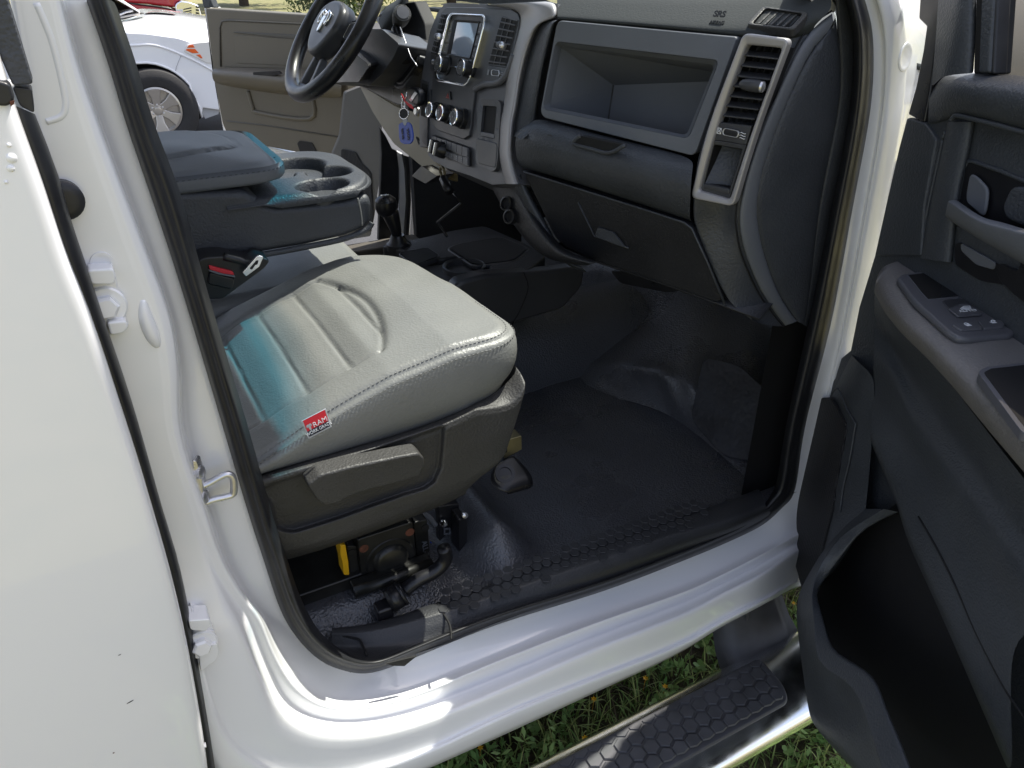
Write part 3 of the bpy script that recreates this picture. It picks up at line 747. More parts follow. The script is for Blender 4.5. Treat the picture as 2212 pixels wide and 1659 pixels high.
shield = loft('base_shield', shield_rows, 'charcoal_warm', seat, 0)
# recliner handle
hl = k11(-210,1440, 0,1365, 220,1290, 440,1258, 520,1262, 548,1300, 545,1400, 520,1440, 440,1460, 150,1525)+ku(900,100, 800,150, 700,190, 600,210, 500,205, 450,165, 410,60)
hl = kp(664,1048, 690,1027, 760,1008, 870,985, 905,979, 917,990, 917,1008, 908,1028, 880,1038, 790,1060, 752,1074, 733,1086, 702,1092, 684,1080)
h3 = on(hl, YP(.118))
prism('recliner_handle', rl(h3, .004, 3), (0, .034, 0), 'charcoal_warm', seat, .011, 4)
# folded flange of the shield under the insert & black mechanism below
fr = seat
rb_ = [ku(880,540, 1410,370, 1560,340, 1580,740, 1430,800, 940,980, 850,1010, 790,660, 885,620)]
Yr = .27
ps = [prism('r', rl(on(ku(885,540, 1410,368, 1450,780, 930,975, 905,760), YP(Yr)), .004), (0, .03, 0), 'metal_black', None, .003),
      prism('r', rl(on(ku(1415,380, 1545,350, 1580,735, 1455,785), YP(Yr+.012)), .004), (0, .03, 0), 'metal_black', None, .003),
      prism('r', rl(on(ku(785,600, 885,600, 930,980, 830,1000), YP(Yr+.012)), .004), (0, .03, 0), 'metal_black', None, .003),
      lathe('r', YP(Yr)(ku(1195,725)[0]), (0, -1, .05), [(.050, -.01), (.050, .0), (.046, .004), (.036, .003), (.032, .010), (.026, .013), (0, .013)], 'metal_black')]
for q in (ku(832,665)[0], ku(1525,430)[0]): ps.append(lathe('r', YP(Yr+.011)(q), (0, -1, 0), [(.008, -.002), (.008, .0008), (0, .0008)], 'void_black', ns=16))
for q in (ku(945,625)[0], ku(1380,470)[0], ku(980,955)[0], ku(1410,800)[0]): ps.append(lathe('r', YP(Yr-.0)(q), (0, -1, 0), [(.009, -.002), (.009, .0006), (0, .001)], 'rust', ns=14))
tx = YP(Yr+.0115)(ku(1525,625)[0]); ps.append(text('ALL-3', tx, (.05, 0, -1), (1, 0, .1), .016, 'dash_grey', .0004))
join('riser_bracket', ps, seat)
ps = [prism('c', rl(on(ku(722,590, 772,590, 785,680, 800,760, 808,875, 755,878, 742,760, 722,680), YP(Yr-.004)), .003), (0, .03, 0), 'yellow_plastic', None, .004)]
join('yellow_clip', ps, seat)
ps = [tube('r', on(ku(850,1040, 1590,765), YP(Yr-.03)), .012, 'metal_black', None, 8)]
ps.append(prism('r', on(ku(850,1020, 1600,745, 1610,790, 870,1075), YP(Yr-.035)), (0, .03, 0), 'metal_black', None, .004))
ps.append(box('r', (.17, .34, .66), .22, .14, .05, 'metal_black', None, .004))
join('lower_rail', ps, seat)
cb = on(ku(1175,1130, 1260,1085, 1400,985), YP(Yr-.075))
ps = [tube('c', [cb[0], cb[0].lerp(cb[2], .55)], .023, 'smooth_black', None, 14), tube('c', [cb[0].lerp(cb[2], .5), cb[0].lerp(cb[2], .62)], .0245, 'smooth_black', None, 14),
      tube('c', on(ku(1330,1020, 1450,925, 1600,850, 1690,770, 1720,690, 1700,620), YP(Yr-.06)), .0135, 'smooth_black', None, 12, smoothn=6),
      box('c', cb[0]+Vector((-.012, -.004, -.012)), .03, .03, .03, 'smooth_black', None, .005)]
for t in (.12, .3): ps.append(tube('c', [cb[0].lerp(cb[2], t), cb[0].lerp(cb[2], t+.02)], .0242, 'metal_black', None, 14))
join('wiring_connector', ps, seat)
ps = [prism('p', on(ku(1845,350, 1925,340, 1920,790, 1845,800), YP(.30)), (.0, .04, 0), 'smooth_black', None, .003),
      prism('p', on(ku(1650,230, 1850,200, 1850,400, 1660,560), YP(.34)), (0, .02, 0), 'smooth_black', None, .003),
      ringframe('p', on(ku(1705,440, 1765,432, 1765,492, 1705,498), YP(.335)), on(ku(1716,450, 1755,444, 1755,483, 1716,488), YP(.335)), (0, .004, 0), 'dash_grey', None, .0005),
      lathe('p', YP(.33)(ku(1703,385)[0]), (0, -1, .3), [(.008, -.004), (.008, .004), (.004, .008), (0, .008)], 'chrome', ns=14),
      lathe('p', YP(.30)(ku(1902,312)[0]), (0, -1, .3), [(.006, -.004), (.006, .002), (0, .004)], 'zinc', ns=14),
      prism('p', on(ku(1575,560, 1635,610, 1635,660, 1580,690), YP(.36)), (0, .003, 0), 'blue_tag', None, 0),
      prism('p', on(ku(1735,750, 1800,720, 1825,790, 1740,815), YP(.30)), (0, .003, 0), 'rust', None, 0),
      tube('p', on(ku(1490,290, 1560,330, 1620,405), YP(.33)), .006, 'dash_grey', None, 8, smoothn=4)]
join('seat_mechanism', ps, seat)
ps = [prism('t', on(k11(1055,1200, 1170,1165, 1172,1255, 1060,1315), YP(.33)), (0, .03, 0), 'zinc_olive', None, .002),
      prism('t', on(k11(1050,1190, 1100,1160, 1102,1178, 1052,1215), YP(.322)), (0, .02, 0), 'zinc_olive', None, .001),
      prism('t', on(k11(1038,1252, 1075,1240, 1075,1270, 1040,1283), YP(.3285)), (0, .003, 0), 'void_black', None, 0)]
join('seat_track', ps, seat)
ps = [loft('f', [on(k11(1000,1345, 1060,1310, 1120,1290), YP(.32)), on(k11(950,1450, 1080,1375, 1170,1350), YP(.30)), on(k11(1000,1510, 1100,1450, 1235,1420), YP(.275)),
                 on(k11(1075,1530, 1110,1520, 1240,1475), YP(.262)), on(k11(1075,1545, 1110,1532, 1240,1500), YP(.268))], 'smooth_black', None, 2, .003),
      lathe('f', YP(.292)(k11(1060,1410)[0]), (-.2, -.6, .8), [(.02, -.002), (.02, .003), (.013, .003), (.013, .0), (0, .0)], 'smooth_black')]
join('floor_bracket', ps, seat)
# backrest, mostly behind the pillar
br_rows = []
for z, xo in ((1.03, -.10), (1.2, -.16), (1.45, -.24), (1.62, -.29)):
    br_rows.append([Vector((xo+dx_, y, z)) for y, dx_ in ((.20, -.06), (.215, 0), (.30, .012), (.44, 0), (.58, .012), (.67, 0), (.69, -.06))])
bk = loft('backrest', br_rows, 'seat_vinyl', seat, 2, .05)
# far (driver's) seat, hidden by the centre console from here
ds = new_empty('driver_seat', (0, 0, 0), truck)
prism('cushion', rl([Vector((-.3, 1.10, 1.03)), Vector((.42, 1.10, 1.08)), Vector((.42, 1.62, 1.08)), Vector((-.3, 1.62, 1.03))], .06), (0, 0, -.13), 'seat_vinyl', ds, .03, 3)
prism('backrest', rl([Vector((-.16, 1.12, 1.04)), Vector((-.16, 1.60, 1.04)), Vector((-.34, 1.58, 1.64)), Vector((-.34, 1.14, 1.64))], .05), (-.10, 0, -.03), 'seat_vinyl', ds, .03, 3)
# belt buckle in its black boot beside the cushion
bb = new_empty('belt_buckle', (0, 0, 0), truck)
Yb = .60
prism('boot', rl(on(kc(400,1330, 480,1295, 640,1285, 900,1330, 960,1285, 1075,1325, 1020,1400, 760,1590, 640,1680, 480,1680), YP(Yb)), .008), (0, .06, 0), 'smooth_black', bb, .01, 3)
prism('release_button', rl(on(kc(515,1378, 735,1432, 742,1460, 640,1445, 520,1408), YP(Yb-.008)), .002), (0, .02, 0), 'red_plastic', bb, .002)
prism('button_lip', rl(on(kc(515,1412, 640,1448, 752,1468, 752,1482, 600,1455, 515,1425), YP(Yb-.010)), .001), (0, .012, 0), 'dash_grey', bb, .001)
prism('buckle_body', rl(on(kc(500,1545, 725,1595, 755,1490, 515,1430), YP(Yb-.006)), .006), (0, .03, 0), 'smooth_black', bb, .005)
tg = on(kc(815,1440, 955,1280, 1010,1290, 975,1380, 850,1475), YP(Yb-.02))
t1 = prism('latch_tongue', rl(tg, .003), (0, .008, 0), 'chrome', bb, .0015)
prism('tongue_slot', rl(on(kc(880,1400, 930,1340, 948,1350, 905,1412), YP(Yb-.0205)), .002), (0, .002, 0), 'smooth_black', t1, .0005)
prism('tongue_slot', rl(on(kc(935,1330, 965,1322, 955,1365, 925,1368), YP(Yb-.0205)), .002), (0, .002, 0), 'void_black', t1, .0005)
tube('belt_web', on(kc(640,1290, 800,1330, 880,1385), YP(Yb+.005)), .008, 'smooth_black', bb, 8, smoothn=4)

# =================================================================== folding centre console
con = new_empty('center_console', (0, 0, 0), truck)
YC0, YC1 = .66, 1.03
# body: side outline extruded across, rounded nose
so_ = kc(60,690, 230,692, 860,682, 930,740, 1010,800, 1120,830, 1400,810, 1700,780, 1860,755, 1985,715, 2000,830, 1995,960, 1940,1040, 1750,1120, 1400,1195, 900,1280, 420,1305, 60,1320)
b_out = on(so_, YP(YC0))
prism('console_body', b_out, (0, YC1-YC0, 0), 'charcoal', con, .022, 4)
tube('console_piping', [p+Vector((0, -.002, -.001)) for p in on(kc(420,1304, 900,1278, 1400,1193, 1750,1118, 1940,1037, 1990,975), YP(YC0+.004))], .006, 'charcoal', con, smoothn=4)
tube('console_seam', on(kc(1862,760, 1880,830, 1895,910, 1905,1010), YP(YC0-.0012)), .0016, 'seat_stitch', con, smoothn=4)
# cup-holder deck
dk = kc(860,680, 1060,640, 1110,600, 1300,640, 1700,660, 1850,625, 1935,590, 1985,715, 1860,755, 1700,780, 1400,808, 1120,830, 1010,800, 930,740)
d3 = on(dk, YP(YC0-.004))
zt_ = YP(YC0)(kc(1700,668)[0]).z
ZD = ZP(zt_)
deck_o = on(kc(1000,640, 1350,668, 1700,668, 1850,640, 1940,600, 1955,640, 1950,560, 1900,500, 1800,450, 1650,415, 1400,398, 1250,368, 1100,368, 1030,385), ZD)
side_y = YC0
deck = rl([Vector((.20, YC0-.003, zt_)), Vector((.455, YC0-.003, zt_)), Vector((.505, YC0+.09, zt_)), Vector((.505, YC1-.09, zt_)), Vector((.455, YC1, zt_)), Vector((.20, YC1, zt_))], [.004, .09, .09, .09, .09, .004], 8)
def cupholes():
    out = []
    return out
# deck plate built on a fine grid so the wells can be cut as real depressions
def well(x, y):
    d = 0
    for (px_, r_) in ((kc(1515,620)[0], .046), (kc(1590,540)[0], .043), (kc(1260,470)[0], .052)):
        pass
    return d
W_ = [(ZD(kc(1500,640)[0]), .040), (ZD(kc(1600,515)[0]), .044), (ZD(kc(1600,620)[0]), .036), (ZD(kc(1300,455)[0]), .060), (ZD(kc(1165,545)[0]), .026)]
xm0, xm1 = .20, .507
def inside(x, y):
    # rounded nose
    ex = max(0, x-.40)/.107; ey = abs(y-(YC0+YC1)/2)/((YC1-YC0)/2+.003)
    return ex**2.6*0.62+ey**2.6*(1 if x > .40 else .98) < 1.0 or (x <= .40 and ey <= 1)
rows = []
NX, NY = 110, 120
V = []; F = []; idm = {}
for i in range(NX+1):
    for j in range(NY+1):
        t = i/NX; v = j/NY
        x = lerp(xm0, xm1, t)
        hw = (YC1-YC0)/2+.003
        if x > .40: hw *= max(0.0, 1-((x-.40)/.1075)**2.6)**(1/2.6)
        y = (YC0+YC1)/2+(v*2-1)*hw
        z = zt_
        for c_, r_ in W_:
            q = math.hypot(x-c_.x, y-c_.y)
            z = min(z, zt_-.065/(1+math.exp((q-r_)/.0016)))
        e = min(v, 1-v)*2*hw; 
        ee = min(e, (xm1-x)*1.0 if x > .45 else 1)
        z -= .010*math.exp(-ee/.006)
        V.append(Vector((x, y, z)))
for i in range(NX):
    for j in range(NY):
        a = i*(NY+1)+j; F.append((a, a+1, a+NY+2, a+NY+1))
ps = [mk('d', V, F, 'charcoal', None)]
rim = [V[i*(NY+1)] for i in range(NX+1)]+[V[NX*(NY+1)+j] for j in range(1, NY+1)]+[V[i*(NY+1)+NY] for i in range(NX-1, -1, -1)]
low = []
for p in rim:
    zl = YP(YC0)(kc(1400,810)[0]).z+ (.0 if p.x < .45 else .012)
    if p.x < .30: zl += (.30-p.x)/.1*.028
    low.append(Vector((p.x, p.y, min(zl, p.z-.002))))
nm = len(rim)
def outw(p, k): return Vector((p.x+(k if p.x > .45 else 0)*1, p.y+(-k if p.y < (YC0+YC1)/2 else k), p.z))
ps.append(mk('s', [outw(p, 0) for p in rim]+[outw(p, .006) for p in low]+[outw(p, -.004)+Vector((0, 0, -.003)) for p in low], [(i, i+1, nm+i+1, nm+i) for i in range(nm-1)]+[(nm+i, nm+i+1, 2*nm+i+1, 2*nm+i) for i in range(nm-1)], 'charcoal', None))
join('cup_holder_deck', ps, con)
# padded lid
lp_ = on(kc(140,540, 1060,515, 1125,560, 1115,620, 1000,655, 700,680, 140,690), YP(YC0-.012))
zb_, zl_ = YP(YC0)(kc(600,685)[0]).z, YP(YC0)(kc(600,525)[0]).z
xl = YP(YC0+.03)(kc(1118,590)[0]).x
rgs = []
lid_plan = rl([Vector((-.25, YC0-.012, 0)), Vector((xl+.024, YC0-.008, 0)), Vector((xl+.024, YC1+.005, 0)), Vector((-.25, YC1+.012, 0))], [.02, .07, .07, .02], 9)
lid_plan.append(lid_plan[0]); lid_plan = resample(lid_plan, 161)[:-1]
cl = Vector((.03, (YC0+YC1)/2, 0))
def zlid(p, k):
    z = zl_+.030*(1-k**2.2)*1.0
    ux = p.x/.262; uy = (p.y-cl.y)/.128
    q = (abs(ux) if ux > 0 else 0)**2.6+abs(uy)**2.6
    z += .004/(1+math.exp((q-1)/.03)) - .005*math.exp(-((q-1)/.045)**2)
    return z
for k, z in ((.94, zb_), (.985, zb_+.004), (1.0, lerp(zb_, zl_, .3)), (1.0, lerp(zb_, zl_, .72)), (1.0, zl_-.006), (.992, zl_-.007), (.986, zl_+.001)):
    rgs.append([Vector((cl.x+(p.x-cl.x)*k, cl.y+(p.y-cl.y)*k, z)) for p in lid_plan])
for j in range(40):
    k = .972*(1-j/40)+.004
    rgs.append([Vector((cl.x+(p.x-cl.x)*k, cl.y+(p.y-cl.y)*k, zlid(cl+(p-cl)*k, k)-.012*max(0, (k-.9)/.072)**2)) for p in lid_plan])
V = [v for r in rgs for v in r]; n_ = len(lid_plan); F = []
for i in range(len(rgs)-1):
    for j in range(n_): F.append((i*n_+j, i*n_+(j+1) % n_, (i+1)*n_+(j+1) % n_, (i+1)*n_+j))
lid = mk('console_lid', V, F, 'dash_grey', con)
V = []; F = []
stitch([p for p in rgs[4] if p.y < YC0+.10][:], .006, .004, .0009)
mk('stitching', V, F, 'charcoal', lid, smooth=False)
# seat cushion strip in front of the console
prism('center_cushion', rl([Vector((-.2, .71, 1.085)), Vector((.50, .71, 1.100)), Vector((.50, 1.08, 1.100)), Vector((-.2, 1.08, 1.085))], .05), (0, 0, -.14), 'seat_vinyl', con, .03, 4)

# =================================================================== dashboard
dash = new_empty('dashboard', (0, 0, 0), truck)
FP0 = Vector((.776, .57, 0)); FN = Vector((-.943, -.333, 0)); 
def FA(wf): return PLN(FP0, FN, -wf)                 # wf > 0 lies further forward
def onF(P, wv): return [FA(wf)(p) for p, wf in zip(P, wv)]
E1 = kp(1797,28, 1751,60, 1715,117, 1675,207, 1635,300, 1605,400, 1594,460, 1596,500, 1608,553, 1641,630, 1675,680, 1695,704)
E2 = kp(1803,62, 1758,93, 1721,167, 1675,273, 1641,377, 1632,430, 1631,467, 1636,505, 1648,553, 1675,630, 1706,676, 1722,694)
E3 = kp(1804,30, 1808,60, 1814,120, 1818,183, 1808,260, 1791,333, 1778,400, 1768,460, 1758,553, 1750,620, 1742,680, 1738,702)
e1 = on(E1, YP(.125))
# top pad and rounded front
PADP = PLN(FA(.042)((1330, 50)), FN*.50+Vector((0, 0, .87)))
r0 = on(kp(1203,-28, 1330,-28, 1474,-28, 1600,-28, 1700,-28, 1790,-28), PADP)
r1 = on(kp(1203,4, 1330,12, 1474,18, 1600,14, 1700,6, 1796,2), PADP)
r2 = on(kp(1204,30, 1330,39, 1474,51, 1596,60, 1690,52, 1798,22), PADP)
r3 = onF(kp(1204,41, 1330,51, 1474,63, 1592,77, 1700,82, 1751,60), [.045, .042, .04, .04, .055, .09])
loft('cowl_panel', [[Vector((x, y, z)) for y in (.13, .5, .92, 1.4, 1.74)] for x, z in ((1.06, 1.545), (1.25, 1.54), (1.47, 1.50), (1.62, 1.44))], 'dash_top', dash, 0, .01)
loft('top_pad', [[p+Vector((.12, .03, -.03)) for p in r0], r0, r1, r2, r3, [p+Vector((.02, .005, -.006)) for p in r3]], 'dash_top', dash, 2)
# shelf panel with its deep open tray
sh_o = [FA(wf)(p) for p, wf in zip(kp(1204,44, 1592,80, 1500,338, 1165,252), (.043, .038, .0, .0))]
sh_i = [FA(wf)(p) for p, wf in zip(kp(1200,90, 1553,131, 1487,299, 1172,235), (.035, .03, .004, .004))]
sh_i2 = [FA(wf)(p) for p, wf in zip(kp(1207,99, 1545,140, 1483,292, 1180,229), (.052, .047, .02, .02))]
so3 = rl(sh_o, [.012, .006, .012, .02], 6); si3 = rl(sh_i, .012, 6); si4 = rl(sh_i2, .010, 6)
o = ringframe('shelf_panel', so3, si3, (.02, .007, 0), 'dash_grey', dash, .004, 3)
n_ = len(si3); mk('shelf_bevel', si3+si4, [(i, (i+1) % n_, n_+(i+1) % n_, n_+i) for i in range(n_)], 'dash_grey', o, smooth=True)
bk_ = [FA(.17)(p) for p in kp(1325,184, 1700,232, 1640,330, 1316,264)]
tr_in = [sh_i2[0], sh_i2[1], sh_i2[2], sh_i2[3]]
Bk3 = [bk_[0], tr_in[1]+Vector((.13, .03, -.035)), tr_in[2]+Vector((.14, .03, -.03)), bk_[3]]
Bk3[3] = Vector((Bk3[0].x-.01, Bk3[0].y, tr_in[3].z-.06)); 
V = si4+Bk3
pocket('shelf_tray', tr_in, Bk3, 'dash_grey', dash)
tube('tray_corner', [Bk3[0], Bk3[3]], .0022, 'charcoal_warm', dash, 6)
# rolled lower pad with the grab notch
L0 = onF(kp(1150,262, 1165,254, 1270,285, 1390,314, 1500,340), [.02, .008, .006, .006, .006])
L1 = onF(kp(1120,280, 1160,272, 1262,302, 1384,333, 1496,362), [-.01, -.028, -.028, -.028, -.022])
L2 = onF(kp(1111,303, 1150,308, 1250,336, 1378,370, 1492,400), [-.012, -.046, -.046, -.046, -.04])
L3 = onF(kp(1116,345, 1150,352, 1245,378, 1380,420, 1490,455), [-.006, -.03, -.032, -.032, -.026])
L4 = onF(kp(1126,366, 1150,374, 1242,400, 1380,446, 1490,483), [.002, .0, .0, .0, .0])
loft('lower_pad', [L0, L1, L2, L3, L4, [p+Vector((.03, .01, 0)) for p in L4]], 'dash_dark', dash, 3)
nt_ = onF(k10(1505,915, 1545,880, 1640,900, 1830,940, 1735,988, 1600,960, 1520,935), [-.042]*7)
ps = [prism('n', rl(nt_, .006), (.012, .004, 0), 'void_black', None, .002)]
ps.append(tube('n', onF(k10(1550,878, 1508,915, 1520,938, 1620,965, 1735,990, 1840,940), [-.041]*6), .004, 'dash_dark', None, 8, smoothn=4))
join('release_notch', ps, dash)
tube('badge_scar', onF(kt(1895,650, 1905,672, 1970,680), [-.0445]*3), .0008, 'charcoal_warm', dash, 5)
# glovebox door
gl = rl(onF(kp(1131,372, 1478,482, 1494,494, 1530,572, 1566,660, 1450,618, 1284,562, 1205,526), [-.012, -.012, -.01, .008, .03, .03, .03, .02]), [.01, .012, .012, .02, .03, .05, .05, .03], 4)
gd = prism('glovebox_door', gl, (.03, .01, 0), 'glove_dark', dash, .006, 3)
hp = onF(k10(1535,1312, 1700,1350, 1790,1480, 1862,1608, 1640,1530), [-.004, -.004, .003, .010, .010])
pk = [p+Vector((.020, .008, -.004)) for p in scale_loop(hp, .86)]
ps = [prism('h', rl(hp, .006), (.004, .0015, 0), 'glove_dark', None, .002), prism('h', rl([p+Vector((-.004, -.0014, .0)) for p in scale_loop(onF(k10(1665,1465, 1770,1500, 1850,1605, 1645,1530), [.003]*4), .95)], .006), (.004, 0, 0), 'charcoal', None, .002)]
tube_h = tube('h', onF(k10(1862,1608, 1640,1530, 1535,1312), [.008, .008, -.006]), .002, 'charcoal', None, 6); ps.append(tube_h)
join('glovebox_latch', ps, gd)
tube('glove_edge', onF(kp(1131,371, 1240,405, 1380,449, 1478,481, 1494,493, 1530,571, 1566,658), [-.013, -.013, -.013, -.013, -.011, .007, .029]), .0022, 'dash_dark', gd, 6)
for q in ((1490, 478, .003), (1350, 470, .002)):
    pass
# area between glovebox / shelf and the end of the dash
cl_ = kp(1600,80, 1562,160, 1526,262, 1500,340, 1493,400, 1490,460, 1495,494, 1532,573, 1568,660, 1620,690)
cwl = [.042, .03, .012, .004, -.03, -.02, -.006, .012, .034, .05]
cr_ = [E1[1], E1[2], E1[3], E1[4], (1604,405), E1[6], E1[7], E1[8], E1[9], E1[11]]
Lc = onF(cl_, cwl); Rc = on(cr_, YP(.125))
def midrow(t, push): return [a.lerp(b, t)+FN*(push-(.030 if 0 < k < 7 else 0)*math.sin(math.pi*t)) for k, (a, b) in enumerate(zip(Lc, Rc))]
rows = [[p-FN*.02 for p in Lc], Lc, midrow(.25, .008), midrow(.6, .012), midrow(.9, .008), Rc, [p+Vector((.006, -.003, 0)) for p in Rc]]
loft('end_column', rows, 'dash_dark', dash, 2)
# end cap: bevel strip and flat side panel
m_ = [YP(.119)(lp(a, b, .5)) for a, b in zip(E1, E2)]
loft('end_bevel', [[p+Vector((.003, 0, 0)) for p in on(E1, YP(.126))], on(E1, YP(.118)), on(mid(E1, E2, .5), YP(.113)), on(E2, YP(.114)), on(mid(E2, E3, .02), YP(.119))], 'dash_grey', dash, 1)
tube('end_seam', on(mid(E1, E2, -.12), YP(.1235)), .0016, 'void_black', dash, 6, smoothn=3)
loft('end_panel', [on(mid(E2, E3, -.03), YP(.124)), on(mid(E2, E3, .05), YP(.116)), on(mid(E2, E3, .5), YP(.112)), on(mid(E2, E3, .97), YP(.116)), on(E3, YP(.124))], 'charcoal', dash, 1)
# trim from the dash end to the aperture seal, A-pillar trim
S0r = kp(1815,-40, 1828,0, 1842,60, 1846,120, 1842,183, 1834,260, 1820,333, 1807,400, 1792,460, 1774,553, 1757,640, 1744,706)
E3x = kp(1795,-40, 1796,5, 1797,60, 1802,120, 1806,183, 1796,260, 1779,333, 1766,400, 1756,460, 1746,553, 1738,640, 1730,700)
loft('jamb_trim', [[p+Vector((.10, .05, 0)) for p in on(E3x, YP(.150))], on(E3x, YP(.129)), on(mid(E3x, S0r, .5), YP(.125)), on(S0r, YP(.128)), on([(a+8, b) for a, b in S0r], YP(.135))], 'charcoal', dash, 1)
prism('gap_light_block', [FP0+Vector((.333, -.943, 0))*a-FN*.20+Vector((0, 0, z)) for a, z in ((-.08, 1.20), (.50, 1.20), (.50, 1.58), (-.08, 1.58))], -FN*.05, 'void_black', dash, 0)  # added dark sheet, unseen: stops sky light coming through gaps in the dash
apt = on(k20(830,0, 850,38, 985,85, 995,40, 965,0, 880,-120, 700,-120), YP(.14))
prism('pillar_trim', rl(apt, .008), (.05, .05, 0), 'beige_trim', truck, .006, 3)
# ---- side window demister vent in the top corner
vt = on(k20(520,52, 820,95, 718,205, 412,172), PADP)
nv = (vt[1]-vt[0]).cross(vt[3]-vt[0]).normalized(); nv = nv if nv.z > 0 else -nv
vt = [p+nv*.004 for p in vt]
vi = scale_loop(vt, .80)
n3o, n3i = rl(vt, .008, 4), rl(vi, .006, 4)
dv = ringframe('demister_vent', n3o, n3i, -nv*.015, 'charcoal_warm', dash, .003, 3)
pocket('duct', n3i, [p-nv*.02 for p in n3i], 'void_black', dv)
for k in range(1, 6):
    t = k/6; a = vi[0].lerp(vi[1], t)-nv*.003; b = vi[3].lerp(vi[2], t)-nv*.003; d = (vi[1]-vi[0]).normalized()*.0018
    prism('vane', [a-d, a+d, b+d+(vi[0]-vi[1]).normalized()*.004, b-d+(vi[0]-vi[1]).normalized()*.004], -nv*.012, 'charcoal_warm', dv, .0006)
# air-bag wording on the pad
tp_ = FA(.075)(k20(258,142)[0])
text('SRS', tp_+FN*.006+Vector((-.006, -.002, .012)), Vector((.333, -.943, .0)), Vector((.5, .2, .8)), .014, 'smooth_black', .0005, parent=dash, name='airbag_wording', bold=.0006)
text('AIRBAG', tp_+FN*.010+Vector((-.008, -.003, .000)), Vector((.333, -.943, .0)), Vector((.5, .2, .8)), .0075, 'smooth_black', .0005, parent=dash, name='airbag_wording', bold=.0003)

# ---- vertical vent tower at the passenger end
TP0 = FA(-.012)((1590, 260)); 
TN = Vector((-.93, -.36, .06)).normalized()
TP = PLN(TP0, TN)
def TPw(wf): return PLN(TP0, TN, -wf)
to = rl(on(k20(388,214, 690,252, 480,820, 325,1342, 46,1285, 150,840), TP), [.010, .010, .2, .012, .012, .2], 5)
ti = rl(on(k20(412,290, 642,312, 450,830, 302,1292, 105,1235, 225,800), TPw(.004)), [.006, .006, .1, .006, .006, .1], 5)
vf = ringframe('side_vent', to, ti, -TN*.02, 'silver_trim', dash, .006, 3)
tin = on(k20(412,290, 642,312, 450,830, 302,1292, 105,1235, 225,800), TPw(.012))
pocket('duct', tin, [p-TN*.05 for p in tin], 'void_black', vf)
# horizontal louvres, vertical vanes behind
def ql(P4, u, v): return (P4[0]*(1-u)+P4[1]*u)*(1-v)+(P4[3]*(1-u)+P4[2]*u)*v
vz = on(k20(400,285, 648,312, 448,815, 222,790), TPw(.012))
for k in range(7):
    v = (k+.95)/7.7
    a, b = ql(vz, 0, v), ql(vz, 1, v)
    prism('louvre', [a, b, b-TN*.020+Vector((0, 0, .006)), a-TN*.020+Vector((0, 0, .006))], Vector((0, 0, -.0026)), 'stack_dark', vf, .0007)
for k in range(1, 5):
    u = k/5; a, b = ql(vz, u, 0)-TN*.024, ql(vz, u, 1)-TN*.024; d = (vz[1]-vz[0]).normalized()*.0012
    prism('vane', [a-d, a+d, b+d, b-d], -TN*.014, 'stack_dark', vf, 0)
kc0 = TPw(-.004)(k20(440,552)[0]); kdv = (vz[1]-vz[0]).normalized()
kn = lathe('vent_knob', kc0-kdv*.018, kdv, [(.003, 0), (.007, .004), (.0095, .016), (.0095, .030), (.008, .038), (.003, .041)], 'stack_dark', vf, 16)
lathe('knob_cap', kc0-kdv*.018, kdv, [(.0088, .036), (.0078, .0392), (.003, .0415), (0, .0416)], 'zinc', kn, 16)
pn = on(k20(222,790, 448,815, 412,940, 190,905), TPw(.010))
vp = prism('thumbwheel_panel', pn, -TN*.01, 'stack_dark', vf, .002)
wl = on(k20(268,832, 362,852, 352,892, 258,872), TPw(.004)); prism('thumbwheel', rl(wl, .005), -TN*.01, 'smooth_black', vp, .002)
ringframe('thumbwheel_rim', rl(scale_loop(wl, 1.12), .005, 4), rl(scale_loop(wl, .96), .005, 4), -TN*.004, 'zinc', vp, .0006)
V = []; F = []
i1 = TPw(.0085)(k20(236,848)[0]); ringframe('closed_mark', [i1+kdv*a+Vector((0, 0, b)) for a, b in ((-.0038, -.0048), (.0038, -.0048), (.0038, .0048), (-.0038, .0048))], [i1+kdv*a+Vector((0, 0, b)) for a, b in ((-.0028, -.0038), (.0028, -.0038), (.0028, .0038), (-.0028, .0038))], -TN*.0004, 'white_print', vp, 0)
for s_ in (-1, 1): tube('closed_mark', [i1+kdv*(-.003*s_)+Vector((0, 0, -.004)), i1+kdv*(.003*s_)+Vector((0, 0, .004))], .0005, 'white_print', vp, 5)
i2 = TPw(.0085)(k20(388,880)[0])
for r_ in (-1, 0, 1): tube('open_mark', [i2+kdv*a+Vector((0, 0, r_*.004+b)) for a, b in ((-.005, 0), (-.0025, .0008), (0, 0), (.0025, -.0008), (.005, 0))], .0006, 'white_print', vp, 5)
bo = on(k20(190,905, 412,940, 302,1292, 105,1235), TPw(.010)); bi = on(k20(205,938, 385,968, 305,1225, 140,1190), TPw(.012))
bx = ringframe('pocket_frame', bo, bi, -TN*.012, 'stack_dark', vf, .002)
pocket('pocket', bi, [p-TN*.035 for p in scale_loop(bi, .95)], 'void_black', vf)
prism('pocket_floor', on(k20(142,1190, 306,1226, 300,1262, 132,1222), TPw(.009)), -TN*.01, 'stack_dark', vf, .002)

# =================================================================== centre stack
SP0 = Vector((.775, .68, 1.35)); SN = Vector((-.966, 0, .259))
def SA(wf=0): return PLN(SP0, SN, -wf)
def onS(P, wf=0): return [SA(wf)(p) for p in P]
